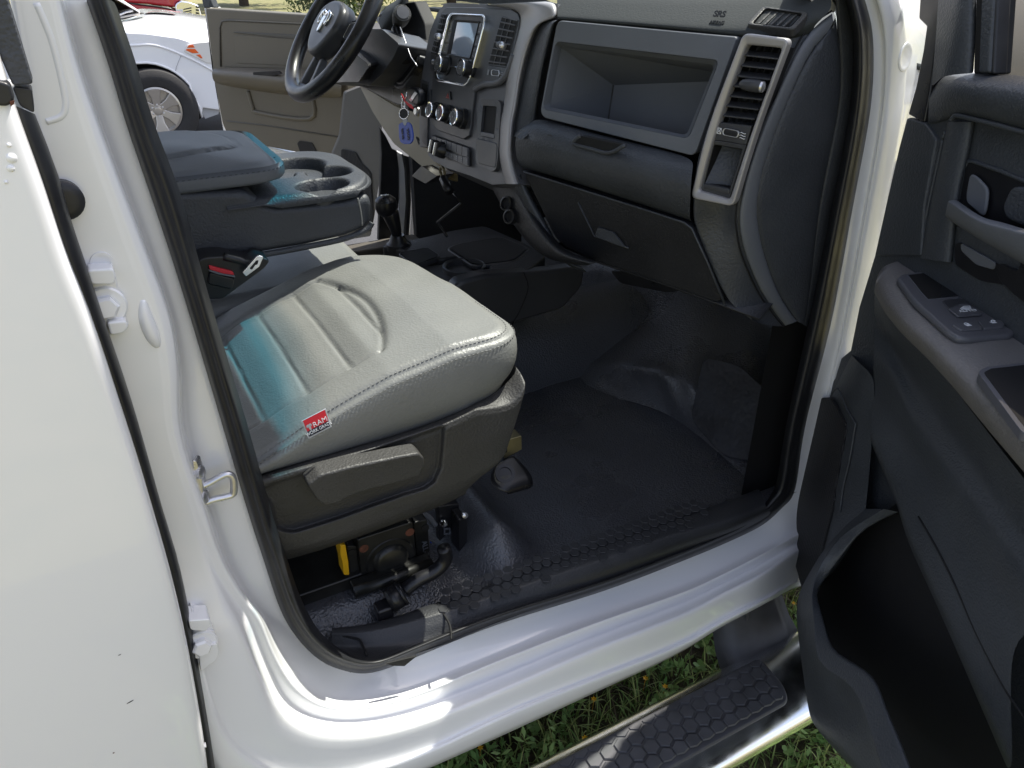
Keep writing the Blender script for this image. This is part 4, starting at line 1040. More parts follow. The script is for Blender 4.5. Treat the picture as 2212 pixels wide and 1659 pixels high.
# outline of the whole stack body
st_o = kp(951,10)+ks(480,40, 1000,65, 1900,10, 2050,60, 2050,280, 1850,290, 1750,370, 1640,640, 1560,980, 1500,1300, 1450,1659)+kt(1430,420, 1400,640, 1390,800, 1395,1000, 1420,1120, 1500,1385, 1300,1380, 1100,1390, 780,1260, 430,1145, 250,1050, 170,960, 160,840, 45,840, 40,0)+ks(40,1600, 60,1240, 95,1000, 140,720, 200,450, 300,190, 390,80)
stk = prism('stack_body', onS(st_o, .006), (.12, 0, -.03), 'stack_grey', dash, .004, 3)
# bright sweep down the passenger side of the stack
sl_ = ks(1000,68, 1400,120, 1500,190, 1520,300, 1470,520, 1390,800, 1310,1100, 1290,1400, 1250,1640)+kt(1220,420, 1200,700, 1190,950, 1230,1130, 1300,1380)
sr_ = ks(1880,22, 2040,40, 2050,180, 2050,275, 1850,290, 1740,400, 1600,800, 1520,1150, 1455,1640)+kt(1425,420, 1400,680, 1392,950, 1420,1120, 1500,1385)
rows = []
for t, wf in ((-.02, .010), (.0, -.004), (.3, -.012), (.7, -.014), (.93, -.006), (1.0, .004), (1.02, .03)):
    rows.append(onS(mid(sl_, sr_, t), wf))
loft('silver_sweep', rows, 'silver_trim', dash, 2)
# leather pad strip between sweep and shelf
pl_ = ks(2030,290, 1870,298, 1770,380, 1660,690, 1580,980, 1500,1330, 1450,1659)+kt(1420,500, 1410,680)
pr_ = ks(2045,295, 1990,340, 1960,470, 1880,780, 1810,1150, 1760,1500, 1740,1659)+kt(1740,420, 1740,440)
loft('pad_strip', [onS(mid(pl_, pr_, -.03), .03), onS(pl_, .004), [SA(.0)(p) for p in mid(pl_, pr_, .15)], [lerp(0, 1, .5)*a+.5*b for a, b in zip(onS(pl_, 0), onF(pr_, [.03]*9))], [FA(.028)(p) for p in mid(pl_, pr_, .92)], onF(mid(pl_, pr_, 1.04), [.05]*9)], 'dash_dark', dash, 2)
# sloping fillet under the pad strip
loft('pad_fillet', [onS(kt(1400,700, 1420,640, 1480,590), .004), onS(kt(1430,690, 1450,640, 1500,600), -.012), onF(kt(1480,700, 1600,600, 1750,470), [-.03, -.02, 0]), onF(kt(1520,760, 1650,640, 1770,490), [-.035, -.025, .01])], 'dash_dark', dash, 2)
# dark bezel around radio and vents
bz = ks(430,100, 900,105, 1380,135, 1470,190, 1500,280, 1480,420, 1400,800, 1320,1030, 1230,1160, 1120,1200, 990,1205, 900,1250, 850,1290, 800,1659)+kt(790,500, 760,680, 680,730, 560,690, 300,600, 220,500, 190,400, 195,0)+ks(210,1500, 225,1170, 240,1045, 195,1010, 190,900, 230,680, 300,340, 350,180)
bzl = prism('stack_bezel', onS(bz, -.001), (.01, 0, -.003), 'stack_dark', dash, .003, 3)
# curved shelf lip below right vent
tube('vent_lip', onS(ks(850,1300, 920,1255, 1000,1225, 1130,1215, 1240,1165, 1330,1030, 1410,800), -.003), .0065, 'stack_grey', dash, smoothn=4)
def marks(par, org, bars):
    """the small printed symbols: pale flat marks"""
    V = []; F = []; e2 = Vector((.259, 0, .966))
    for a, b, w_, h_ in bars:
        c_ = org+Vector((0, -a, 0))+e2*b+SN*.0006; b0 = len(V)
        V += [c_+Vector((0, -w_/2*i, 0))+e2*(h_/2*j) for i, j in ((-1, -1), (1, -1), (1, 1), (-1, 1))]; F.append((b0, b0+1, b0+2, b0+3))
    mk('printed_marks', V, F, 'dim_print', par, smooth=False)
# chrome radio frame
ro = rl(onS(ks(490,185, 960,205, 990,250, 970,400, 840,900, 760,1180, 690,1258, 290,1180, 255,1110, 265,960, 440,260), -.010), [.01, .012, .01, .05, .05, .02, .012, .012, .012, .05, .02], 4)
rin = rl(onS(ks(510,212, 940,228, 968,262, 950,400, 822,900, 745,1165, 690,1222, 320,1140, 290,1095, 300,960, 465,270), -.011), [.008, .010, .01, .05, .05, .02, .012, .012, .012, .05, .02], 4)
rf = ringframe('radio_frame', ro, rin, (.014, 0, -.004), 'chrome', dash, .003, 3)
radio = prism('radio', rl(onS(ks(500,205, 945,222, 970,262, 950,400, 825,900, 750,1170, 690,1235, 310,1150, 280,1100, 290,960, 455,265), -.003), .006), (.01, 0, -.003), 'stack_dark', dash, .001)
so_2 = onS(ks(545,278, 905,305, 770,845, 440,790), -.0068); si_2 = onS(ks(592,322, 898,340, 775,822, 500,780), -.0036)
ringframe('screen_bezel', rl(so_2, .003), rl(si_2, .002), (.004, 0, -.001), 'smooth_black', radio, .001)
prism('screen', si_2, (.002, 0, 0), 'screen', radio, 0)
for k in range(3):
    a = ks(500,290, 540,290, 440,795, 362,790); q = onS(a, -.005)
    u0, u1 = k/3+.02, (k+1)/3-.02
    bt = prism('button', rl([ql(q, .1, u0), ql(q, .95, u0), ql(q, .95, u1), ql(q, .1, u1)], .002), (.004, 0, -.001), 'stack_grey', radio, .001)
    marks(bt, ql(q, .5, (u0+u1)/2), ((0, .006, .008, .0012), (0, -.006, .009, .0016)))
    a = ks(918,318, 968,330, 840,860, 790,850); q = onS(a, -.005)
    bt = prism('button', rl([ql(q, .0, u0), ql(q, 1.0, u0), ql(q, 1.0, u1), ql(q, .0, u1)], .002), (.004, 0, -.001), 'stack_grey', radio, .001)
    marks(bt, ql(q, .5, (u0+u1)/2), (((0, .007, .006, .007), (0, -.007, .009, .0022)), ((0, .006, .005, .006), (0, -.007, .010, .0022)), ((0, .005, .007, .0014), (0, .005, .0014, .007), (0, -.007, .008, .0018)))[k])
def knob(px_, r_, h_, par, cap='chrome', face='stack_dark', base=0.0):
    c_ = SA(-.004-h_)(px_)-SN*h_
    kb = lathe('knob', c_, SN, [(r_*1.12, -.004), (r_*1.10, .004+base), (r_*.98, .006+base), (r_*.94, h_-.003), (r_*.90, h_-.001), (0, h_-.001)], 'smooth_black', par, 24)
    V = []; F = []
    lathe('knob_ring', c_, SN, [(r_*.97, h_-.004), (r_*1.0, h_-.001), (r_*.95, h_+.0015), (r_*.80, h_+.0012), (r_*.80, h_-.001)], cap, kb, 12 if cap == 'chrome' and base else 24)
    lathe('knob_face', c_, SN, [(r_*.79, h_-.002), (r_*.79, h_+.0006), (r_*.6, h_+.0014), (0, h_+.0016)], face, kb, 24)
    return kb, c_+SN*(h_+.0018)
kb, f_ = knob(ks(305,920)[0], .0200, .026, radio); marks(kb, f_, ((0, .002, .010, .0014), (0, -.002, .012, .0014)))
kb, f_ = knob(ks(640,980)[0], .0190, .026, radio); marks(kb, f_, ((0, .002, .012, .0014), (0, -.002, .010, .0014)))
bar = onS(ks(490,955, 600,970, 595,990, 485,975), -.006); prism('bar', bar, (.004, 0, 0), 'chrome', radio, .001)
# centre vents
def vent(quad, nl, wheel, kq, par_name, lbl=True):
    vo = onS(quad, -.0025)
    f_ = prism(par_name, vo, (.006, 0, -.002), 'stack_dark', dash, .001)
    pz = onS(quad, -.003); pz2 = scale_loop(pz, .94)
    pocket('duct', [p+SN*.0005 for p in pz2], [p+SN*.0003 for p in scale_loop(pz2, .99)], 'void_black', f_)
    for k in range(nl):
        v = (k+.6)/nl; a, b = ql(pz2, 0, v)+SN*.003, ql(pz2, 1, v)+SN*.003
        prism('louvre', [a, b, b-SN*.008+Vector((0, 0, .002)), a-SN*.008+Vector((0, 0, .002))], Vector((0, 0, -.0026)), 'stack_grey', f_, .0006)
    for k in range(1, 3):
        a, b = ql(pz2, k/3, 0)+SN*.001, ql(pz2, k/3, 1)+SN*.001; d = Vector((0, .001, 0))
        prism('vane', [a-d, a+d, b+d, b-d], SN*.001, 'stack_dark', f_, 0)
    c_ = SA(-.009)(kq); dd = Vector((0, -1, 0))
    kn = lathe('vent_knob', c_+dd*-.014, dd, [(.003, 0), (.006, .003), (.008, .012), (.008, .024), (.006, .030), (0, .031)], 'stack_grey', f_, 14)
    lathe('knob_cap', c_+dd*-.014, dd, [(.0084, .024), (.0074, .030), (.003, .032), (0, .032)], 'zinc', kn, 14)
    return f_
fv = vent(ks(1240,230, 1400,250, 1470,300, 1300,975, 1040,945, 1170,480)[:1]+ks(1470,285, 1300,978, 1035,945), 7, None, ks(1220,655)[0], 'center_vent')
fv2 = vent(ks(370,190, 440,200, 285,815, 205,790), 7, None, ks(310,530)[0], 'center_vent')
wp = prism('thumbwheel_panel', onS(ks(1040,950, 1300,985, 1240,1160, 1120,1195, 990,1195), -.003), (.004, 0, -.001), 'stack_dark', fv, .001)
wq = rl(onS(ks(1090,1015, 1190,1028, 1190,1100, 1085,1090), -.007), .006)
prism('thumbwheel', wq, (.004, 0, 0), 'smooth_black', wp, .002)
ringframe('thumbwheel_rim', rl(scale_loop(wq, 1.16), 0), scale_loop(wq, 1.02), (.004, 0, 0), 'zinc', wp, .0005)
marks(wp, SA(-.0045)(ks(1043,1050)[0]), ((0, 0, .008, .011),)); marks(wp, SA(-.0045)(ks(1240,1083)[0]), ((0, .004, .010, .0016), (0, 0, .010, .0016), (0, -.004, .010, .0016)))
wq = rl(onS(ks(215,865, 265,872, 255,940, 205,930), -.007), .004); prism('thumbwheel', wq, (.004, 0, 0), 'zinc', fv2, .002)
# hazard switch
hz = prism('hazard_switch', rl(onS(ks(455,1325, 482,1330, 492,1450, 415,1435), -.005), .003), (.006, 0, 0), 'smooth_black', dash, .002)
ringframe('triangle', onS(ks(455,1355, 468,1428, 425,1420), -.0056), onS(ks(453,1385, 458,1418, 438,1413), -.0056), (.001, 0, 0), 'hazard_red', hz, 0)
# climate knobs
for q, r_ in ((kt(180,300)[0], .0190), (kt(335,345)[0], .0195), (kt(535,405)[0], .0205)):
    kb, f_ = knob(q, r_, .024, dash, 'chrome', 'stack_dark', .003); kb.name = 'climate_knob'
    marks(kb, f_, ((-.004, .004, .005, .0025), (-.003, -.001, .006, .0022), (-.003, -.009, .0016, .0014)) if r_ < .020 else [(r_*.55*math.cos(R(a)), r_*.55*math.sin(R(a)), .003, .0034) for a in (95, 45, -5, 140, 185, 225)]+[(0, 0, .004, .004)])
    tube('dial_mark', [f_+Vector((0, -r_*.62*math.cos(t), 0))+Vector((.26, 0, .97))*r_*.62*math.sin(t) for t in [R(a) for a in range(-40, 121, 20)]], .0007, 'hazard_red' if r_ == .0195 else 'dim_print', kb, 5)
# side pockets
def pkt(o_, i_, fl_, par):
    O = rl(onS(o_, -.004), .010, 5); I = rl(onS(i_, -.003), .004, 5)
    f_ = ringframe('pocket_frame', O, I, (.01, 0, -.003), 'stack_dark', par, .003, 3)
    q = onS(i_, -.001); pocket('pocket', q, [p-SN*.004 for p in q], 'void_black', f_)
    return f_
ps = pkt(kt(930,145, 1180,155, 1225,210, 1180,1000, 1150,1180, 1080,1200, 880,1110, 855,1000, 890,250), kt(965,240, 1165,255, 1120,725, 925,680), None, dash)
prism('pocket_cover', rl(onS(kt(865,715, 1170,790, 1145,1150, 890,1085), -.0052), .010), (.004, 0, 0), 'stack_dark', ps, .002)
prism('pocket_sill', onS(kt(930,620, 1130,660, 1120,720, 925,680), -.0045), (.003, 0, 0), 'stack_grey', ps, .001)
p2_ = pkt(kt(50,-140, 165,-100, 160,300, 155,840, 60,760, 45,430, 40,0), kt(75,-70, 148,-50, 130,415, 65,380), None, dash) if False else None
q = onS(kt(75,-80, 148,-60, 130,415, 62,385), -.0005); 
lpk = prism('pocket_frame', rl(onS(kt(55,-140, 165,-95, 162,470, 155,845, 75,770, 45,430), .002), .006), (.008, 0, 0), 'stack_dark', dash, .003)
prism('pocket', rl(q, .003), (.003, 0, 0), 'void_black', lpk, 0)
# switch bank
bk1 = prism('switch_bank', rl(onS(kt(230,668, 735,845, 760,900, 765,1130, 735,1135, 400,980, 215,850), -.003), .005), (.006, 0, 0), 'smooth_black', dash, .0015)
u_ = onS(kt(225,680, 740,860, 735,990, 215,775), -.006); l_q = onS(kt(330,880, 740,1000, 740,1115, 330,940), -.006)
for k in range(7):
    a, b = k/7+.006, (k+1)/7-.006
    prism('switch', rl([ql(u_, a, .0), ql(u_, b, .0), ql(u_, b, 1), ql(u_, a, 1)], .001), (.004, 0, 0), 'stack_grey', bk1, .001)
    if k < 6:
        a, b = k/6+.006, (k+1)/6-.006
        prism('switch', rl([ql(l_q, a, .0), ql(l_q, b, .0), ql(l_q, b, 1), ql(l_q, a, 1)], .001), (.004, 0, .0), 'stack_grey', bk1, .001)
for q in (kt(425,795)[0], kt(487,830)[0], kt(445,945)[0], kt(510,970)[0], kt(580,995)[0], kt(655,1025)[0], kt(728,1048)[0]):
    marks(bk1, SA(-.0068)(q), ((0, .002, .006, .0016), (0, -.002, .004, .0016)))
c_ = SA(-.026)(kt(270,870)[0]); 
tk = lathe('transfer_case_knob', c_-SN*.024, SN, [(.020, 0), (.019, .012), (.014, .024), (0, .024)], 'smooth_black', bk1, 20)
for q in (kt(200,830)[0], kt(265,870)[0]):
    cc = SA(-.030)(q); prism('knob_grip', [cc+Vector((0, a, 0))+Vector((.26, 0, .97))*b for a, b in ((-.007, -.016), (.007, -.016), (.007, .016), (-.007, .016))], -SN*.02, 'smooth_black', tk, .002)
    prism('knob_edge', [cc+Vector((-.001, a, 0))+Vector((.26, 0, .97))*b for a, b in ((.004, -.015), (.0075, -.015), (.0075, .015), (.004, .015))], -SN*.004, 'chrome', tk, .001)
# top tray above the stack
prism('stack_tray', rl(onS(ks(560,-60, 2000,-40, 1880,15, 1500,42, 1080,60, 850,42, 560,10), .03), .01), (.14, 0, .02), 'dash_top', dash, .006, 3)
# lower skirt under the stack and knee area
loft('stack_skirt', [onS(kt(215,1010, 430,1140, 780,1255, 1080,1385, 1320,1385, 1500,1388), .01), onS(kt(330,1100, 450,1190, 800,1310, 1080,1420, 1340,1430, 1530,1440), .03),
     [p+Vector((.10, 0, -.05)) for p in onS(kt(400,1150, 520,1240, 830,1350, 1100,1450, 1360,1480, 1560,1500), .05)]], 'stack_grey', dash, 1)
kn_l = kp(1060,399, 1072,425, 1089,453, 1112,490, 1135,519, 1160,545, 1195,566, 1268,574)
kn_r = kp(1120,397, 1134,422, 1150,450, 1172,486, 1195,516, 1215,536, 1245,552, 1290,566)
loft('knee_bolster', [onS(kn_l, .12), onS(kn_l, .055), onS(mid(kn_l, kn_r, .12), .042), onS(mid(kn_l, kn_r, .5), .036), onS(mid(kn_l, kn_r, .95), .032), onF(mid(kn_l, kn_r, 1.05), [.06]*8)], 'glove_dark', dash, 2)
for q in ((1094, 440), (1101, 468)):
    c_ = SA(.03)(q)
    lathe('power_socket', c_, (-.9, -.3, .3), [(.016, -.01), (.016, .004), (.012, .005), (.012, -.002), (0, -.002)], 'smooth_black', dash, 18)
# glovebox side strip
sd = kp(1127,372, 1150,430, 1180,480, 1203,524, 1210,560, 1250,570)
sd2 = kp(1106,400, 1130,455, 1160,505, 1190,548, 1240,582, 1270,590)
loft('pad_edge', [onF(sd, [.02, .015, .02, .03, .04, .05]), onF(mid(sd, sd2, .2), [-.008, -.006, 0, .012, .03, .04]), onF(mid(sd, sd2, .8), [-.006, -.004, .002, .014, .03, .04]), onF(sd2, [.04, .04, .04, .05, .06, .07])], 'dash_dark', dash, 2)
# underside closing panel
loft('under_panel', [onF(kp(1205,528, 1290,566, 1450,620, 1570,664, 1640,690), [.03, .035, .035, .035, .045]), [p+Vector((.45, .22, .04)) for p in onF(kp(1205,528, 1290,566, 1450,620, 1570,664, 1640,690), [.03, .035, .035, .035, .045])]], 'glove_dark', dash, 0, .004)
ps = prism('heater_duct', rl(onF(kp(1318,585, 1340,612, 1440,632, 1500,625, 1400,590), [.35]*5), .01), (.1, .04, 0), 'smooth_black', dash, .01)

# ---- driver's side of the dash, column, wheel
DP = PLN((.80, 1.2, 1.4), (-.97, -.05, .24))
def DA(wf): return PLN((.80, 1.2, 1.4), (-.97, -.05, .24), -wf)
def onD(P, wf=0): return [DA(wf)(p) for p in P]
drv = prism('driver_side_fascia', rl(onD(kw(1500,410, 1700,500, 2115,790, 2100,1000, 2050,1200, 2030,1500, 1960,1560, 1700,1520, 1400,1370, 1150,1240, 1150,1190, 1350,950, 1450,800), .03), .01), (.10, 0, -.02), 'smooth_black', dash, .006)
loft('cluster_hood', [onD(kw(1420,300, 1480,160, 1560,80, 1700,10, 1750,-60), .08), onD(kw(1480,420, 1540,240, 1600,150, 1720,80, 1800,-60), .03), onD(kw(1500,520, 1640,480, 1680,380, 1760,200, 1850,-60), .06), onD(kw(1560,560, 1700,520, 1760,420, 1830,200, 1900,-60), .2)], 'dash_top', dash, 2)
lv_ = prism('driver_vent', rl(onD(kw(1400,290, 1480,160, 1555,150, 1500,400, 1440,340), .07), .006), (.03, 0, 0), 'dash_grey', dash, .003)
for k in range(3):
    prism('louvre', onD(kw(1440,345-k*50, 1490,350-k*50, 1500,310-k*50, 1450,305-k*50), .066), (.004, 0, 0), 'void_black', lv_, 0)
prism('cluster', rl(onD(kw(1640,330, 1700,60, 1960,20, 2100,330, 2130,640, 2100,760, 1830,590), .12), .01), (.04, 0, 0), 'void_black', dash, .004)
# knee panel (its olive colour holds the painted reflection of the grass)
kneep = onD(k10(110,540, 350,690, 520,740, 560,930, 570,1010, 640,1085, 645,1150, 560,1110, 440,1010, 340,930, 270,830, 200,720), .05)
kp_ = prism('knee_panel', rl(kneep, .01), (.05, .0, -.02), 'knee_grass_tint', dash, .006, 3)
ps = [prism('s', onD(kt(0,705, 15,700, 80,810, 65,815), .0485), (.002, 0, 0), 'void_black', None, 0)]
for k in range(5): ps.append(prism('s', onD(k10(482+k*9,888+k*10, 487+k*9,886+k*10, 505+k*8,936+k*2, 500+k*8,938+k*2), .0485), (.002, 0, 0), 'void_black', None, 0))
join('louvre_slots', ps, kp_)
prism('brake_release', rl(onD(k10(455,1140, 520,1075, 620,1140, 545,1190), .02), .004), (.05, 0, 0), 'smooth_black', dash, .004)
tube('cable_loop', onD(kt(345,1135, 370,1125, 405,1200, 405,1285, 370,1280, 345,1200), .03), .004, 'knee_grass_tint', dash, 8, cyc=True)
tube('hanging_cable', onD(kt(390,1300, 430,1400, 480,1490), .03), .012, 'smooth_black', dash, 8)
tube('hanging_cable', onD(kt(480,1440, 560,1540, 650,1659)+kp(945,480, 965,510), .06), .004, 'smooth_black', dash, 6)
# column shroud
col = new_empty('steering_column', (0, 0, 0), truck)
YW = 1.30
hub = YP(YW)((720, 62))
wax = Vector((-.80, -.03, .60)).normalized()        # axis pointing to the driver
cs = kw(950,740, 1150,560, 1490,430, 1700,500, 1740,670, 1660,820, 1350,960, 1290,1000, 1130,1190, 950,1190, 640,1220, 720,1100, 880,900)
prism('column_shroud', rl(onD(kw(760,1000, 1000,640, 1200,420, 1490,420, 1740,640, 1690,760, 1640,860, 1500,1060, 1300,1250, 1140,1200, 950,1190, 640,1215), -.10), .012), (.14, .10, -.03), 'stack_dark', col, .02, 4)
prism('shroud_cap', rl(onD(kw(930,760, 1000,725, 1060,740, 1290,930, 1300,980, 1270,1010, 1150,1190, 960,1190, 650,1210), -.135), .006), (.10, .08, 0), 'smooth_black', col, .008, 3)
prism('boot_frame', rl(onD(kw(1720,780, 1900,720, 2030,800, 2010,900, 1800,1270, 1700,1290, 1540,1170, 1520,1080), -.015), .012), (.06, 0, -.02), 'stack_dark', col, .006, 3)
prism('shift_boot', rl(onD(kw(1740,820, 1890,750, 2000,820, 1960,960, 1780,1220, 1700,1220, 1610,1120, 1600,1050), -.02), .015), (.03, 0, -.01), 'smooth_black', col, .008, 3)
ps = [tube('l', onD(kw(1840,870, 1800,760, 1740,560, 1700,430, 1720,380), -.05), [.014, .014, .014, .014, .012], 'smooth_black', None, 12),
      tube('l', onD(kw(1755,395, 1800,520, 1860,690, 1910,830, 1960,900, 2005,960), -.062), .0012, 'zinc', None, 6)]
kb0, kb1 = DA(-.03)(kw(1715,370)[0]), DA(-.06)(kw(1820,110)[0])
ps += [lathe('l', kb0, kb1-kb0, [(.012, 0), (.017, .02), (.022, .045), (.0235, .072), (.021, .079), (0, .08)], 'charcoal_warm', None, 20)]
ps.append(lathe('l', kb0+(kb1-kb0).normalized()*.080, kb1-kb0, [(.017, 0), (.016, .002), (0, .0025)], 'stack_grey', None, 20))
join('gear_lever', ps, col)
# turn-signal stalk side (sunlit silver spoke cover)
# steering wheel
wheel = new_empty('steering_wheel', (0, 0, 0), truck)
a1 = wax.cross(Vector((0, 1, 0))).normalized(); a2 = Vector((0, 1, 0))-wax*wax.y; a2.normalize()
if a1.z < 0: a1 = -a1
RW = .186
def wpt(r_, th, h=0): return hub+(a2*math.sin(th)+a1*math.cos(th))*r_+wax*h
tube('rim', [wpt(RW, 2*math.pi*k/64) for k in range(64)], .0205, 'smooth_black', wheel, 14, cyc=True)
hubp = [wpt(r_, R(th), .028) for th, r_ in ((-62, .088), (-30, .072), (0, .066), (30, .072), (62, .088), (95, .088), (130, .080), (155, .085), (180, .088), (205, .085), (230, .080), (265, .088))]
prism('airbag_cover', rl(hubp, .02), -wax*.05, 'stack_dark', wheel, .014, 4)
for s_ in (-1, 1):
    sp_ = [wpt(.075, R(s_*62), -.005), wpt(RW-.012, R(s_*72), -.008), wpt(RW-.012, R(s_*100), -.008), wpt(.075, R(s_*112), -.005)]
    k_ = prism('spoke', rl(sp_, .012), -wax*.02, 'smooth_black', wheel, .008, 3)
    q = [wpt(.092, R(s_*74), -.0), wpt(.145, R(s_*77), -.003), wpt(.145, R(s_*96), -.003), wpt(.092, R(s_*100), -.0)]
    ringframe('button_pad', rl(scale_loop(q, 1.06), .006), rl(scale_loop(q, .9), .005), -wax*.006, 'chrome', k_, .001)
    prism('buttons', rl(scale_loop(q, .92), .006), -wax*.004, 'stack_dark', k_, .002)
for s_ in (-1, 1):
    q = [wpt(.085, R(180+s_*12), .0), wpt(RW-.004, R(180+s_*10), -.004), wpt(RW-.004, R(180+s_*16), -.004), wpt(.085, R(180+s_*24), .0)]
    prism('lower_spoke', q, -wax*.018, 'stack_grey', wheel, .004, 3)
q = [wpt(RW-.026, R(166), -.004), wpt(RW-.026, R(194), -.004), wpt(RW+.006, R(192), .004), wpt(RW+.006, R(168), .004)]
prism('lower_spoke', q, -wax*.018, 'stack_grey', wheel, .006, 3)
# horned-head emblem
q = .026
def ep(a, b, h=.034): return hub+a2*(-a*q)+a1*(b*q)+wax*h
ps = [prism('e', [ep(a, b) for a, b in ((-.42, .62), (0, .8), (.42, .62), (.34, -.1), (.24, -.95), (0, -1.15), (-.24, -.95), (-.34, -.1))], -wax*.006, 'chrome', None, .0015)]
for s_ in (-1, 1): ps.append(tube('e', [ep(s_*a, b, .031) for a, b in ((.25, .62), (.7, 1.0), (1.1, .75), (1.2, .15), (.95, -.25), (.68, -.05), (.72, .3))], [.0062, .0062, .0058, .0052, .0044, .0034, .002], 'chrome', None, 8))
join('emblem', ps, wheel)

# ---- floor-mounted tray and transfer lever
fc = new_empty('floor_tray', (0, 0, 0), truck)
zt2 = 1.0
T_ = ZP(zt2)
to_ = rl(on(k10(250,1590, 560,1530, 720,1490, 930,1460, 1230,1590, 1330,1659)+k11(1190,110, 960,130, 960,60, 930,20, 800,-10, 640,20, 470,-20), T_), .02)
prism('tray_body', to_, (0, 0, -.05), 'glove_dark', fc, .012, 3)
prism('tunnel_side', rl(on(kp(1046,594, 1180,586, 1266,576, 1259,622, 1217,668, 1100,703, 1010,735, 960,700, 985,612), YP(.765)), .02), (0, .05, 0), 'stack_dark', fc, .012, 3)
tube('side_joint', on(kp(1131,588, 1141,620, 1128,660, 1106,702), YP(.7645)), .0016, 'void_black', fc, 6, smoothn=3)
tr = rl(on(k10(690,1610, 760,1580, 1030,1535, 1215,1610, 1120,1690, 860,1720), ZP(zt2+.002)), .02)
ringframe('bin_rim', rl(scale_loop(tr, 1.06), .0), scale_loop(tr, .97), (0, 0, -.012), 'stack_dark', fc, .003)
pocket('bin', [p+Vector((0, 0, .0015)) for p in scale_loop(tr, .97)], [p+Vector((0, 0, .0008)) for p in scale_loop(tr, .92)], 'void_black', fc)
tr2 = rl(on(k10(370,1640, 560,1605, 640,1659, 480,1720), ZP(zt2+.002)), .015)
ringframe('bin_rim', scale_loop(tr2, 1.06), scale_loop(tr2, .97), (0, 0, -.012), 'stack_dark', fc, .003)
pocket('bin', [p+Vector((0, 0, .0015)) for p in scale_loop(tr2, .97)], [p+Vector((0, 0, .0008)) for p in scale_loop(tr2, .92)], 'void_black', fc)
cc = ZP(zt2-.0)(k11(795,65)[0])
cup = lathe('cup_holder', cc+Vector((0, 0, -.17)), (0, 0, 1), [(.046, 0), (.052, .10), (.056, .165), (.056, .172), (.052, .174), (.047, .170), (.045, .09), (.043, .03), (0, .03)], 'stack_dark', fc, 36)
prism('cup_collar', rl([cc+Vector((a, b, -.012)) for a, b in ((-.12, -.05), (.02, -.06), (.06, -.02), (.05, .06), (-.12, .09))], .03), (0, 0, -.06), 'stack_dark', fc, .01, 3)
lv0, lv1 = T_(k10(370,1585)[0]), None
Pl = PLN(lv0, (-.47, -.88, 0))
ps = [lathe('l', Pl(k10(370,1590)[0]), (0, 0, 1), [(.035, -.01), (.034, .006), (.026, .012), (.018, .03), (0, .03)], 'smooth_black', None, 20)]
ps.append(tube('l', on(k10(372,1575, 350,1480, 325,1400, 300,1340), Pl), [.011, .016, .022, .024], 'smooth_black', None, 14))
kc1 = Pl(k10(290,1325)[0]); ps.append(lathe('l', kc1+Vector((.0, 0, -.03)), (-.05, -.1, 1), [(.016, 0), (.026, .010), (.031, .026), (.028, .044), (.018, .053), (0, .056)], 'smooth_black', None, 24))
tl = join('transfer_lever', ps, fc)
for k, s_ in enumerate(('2H', 'N')): text(s_, kc1+Vector((-.008+.012*k, -.004, .0270)), (.9, -.45, 0), (.4, .8, .15), .012, 'white_print', .0003, parent=tl)

# =================================================================== passenger door, swung open ahead of the camera
HX, HY = 1.107, -.038
DD = Vector((-.5, -.866, 0)); DN = Vector((-.866, .5, 0))
def PD(wf): return PLN((HX, HY, 0), DN, wf)          # wf: distance of the surface in front of the armrest plane
def onP(P, wf): return [PD(wf)(p) for p in P] if not isinstance(wf, (list, tuple)) else [PD(v)(p) for p, v in zip(P, wf)]
def dpt(u, wf, z): return Vector((HX, HY, 0))+DD*u+DN*wf+Vector((0, 0, z))
DN2 = (DN+DD*.12).normalized()                      # the trim panel is not quite parallel to the armrest edge
def PD2(wf): return PLN(Vector((HX, HY, 0))-DD*.05+DN*wf, DN2)
def onP2(P, wf): return [PD2(wf)(p) for p in P] if not isinstance(wf, (list, tuple)) else [PD2(v)(p) for p, v in zip(P, wf)]
def dpt2(u, wf, z): return dpt(u, wf-.12*(u+.05), z)
fd = new_empty('front_door', (0, 0, 0), truck); fd['label'] = 'open passenger door with black trim panel, armrest and map pocket'
lead = k20(1450,760, 1400,950, 1320,1300, 1240,1659)+k21(1140,330, 1085,610, 1025,660, 985,790, 870,930, 820,1150, 760,1400, 700,1659)+k22(690,130, 720,330, 765,490, 770,700)
l3 = onP2(lead, -.085)
far_ = [dpt2(.35, -.085, .50), dpt2(1.02, -.085, .50), dpt2(1.02, -.085, 1.52), dpt2(.30, -.085, 1.52)]
panel = prism('trim_panel', l3+far_+onP2(k20(1640,560, 1580,790), -.085), -DN*.05, 'door_black', fd, .004)
# outer skin of the door
prism('outer_skin', rl([dpt2(-.06, -.24, .50), dpt2(1.04, -.24, .46), dpt2(1.05, -.23, 1.50), dpt2(-.02, -.23, 1.50)], .04), DN*.10, 'white_paint', fd, .02, 3)
# dark leading-edge cover (upper)
up = onP2(k20(1535,0, 1527,122, 1578,172, 1556,330, 1510,560, 1458,742, 1560,795, 1600,590, 1640,300, 1690,0, 1720,-300, 1560,-300), -.080)
prism('edge_cover', up, -DN*.03, 'smooth_black', fd, .003)
prism('edge_cover', onP2(k20(1455,760, 1565,798, 1640,900, 1560,1330, 1540,1659, 1240,1659, 1320,1300, 1400,950), -.078), -DN*.02, 'door_black', fd, .004)
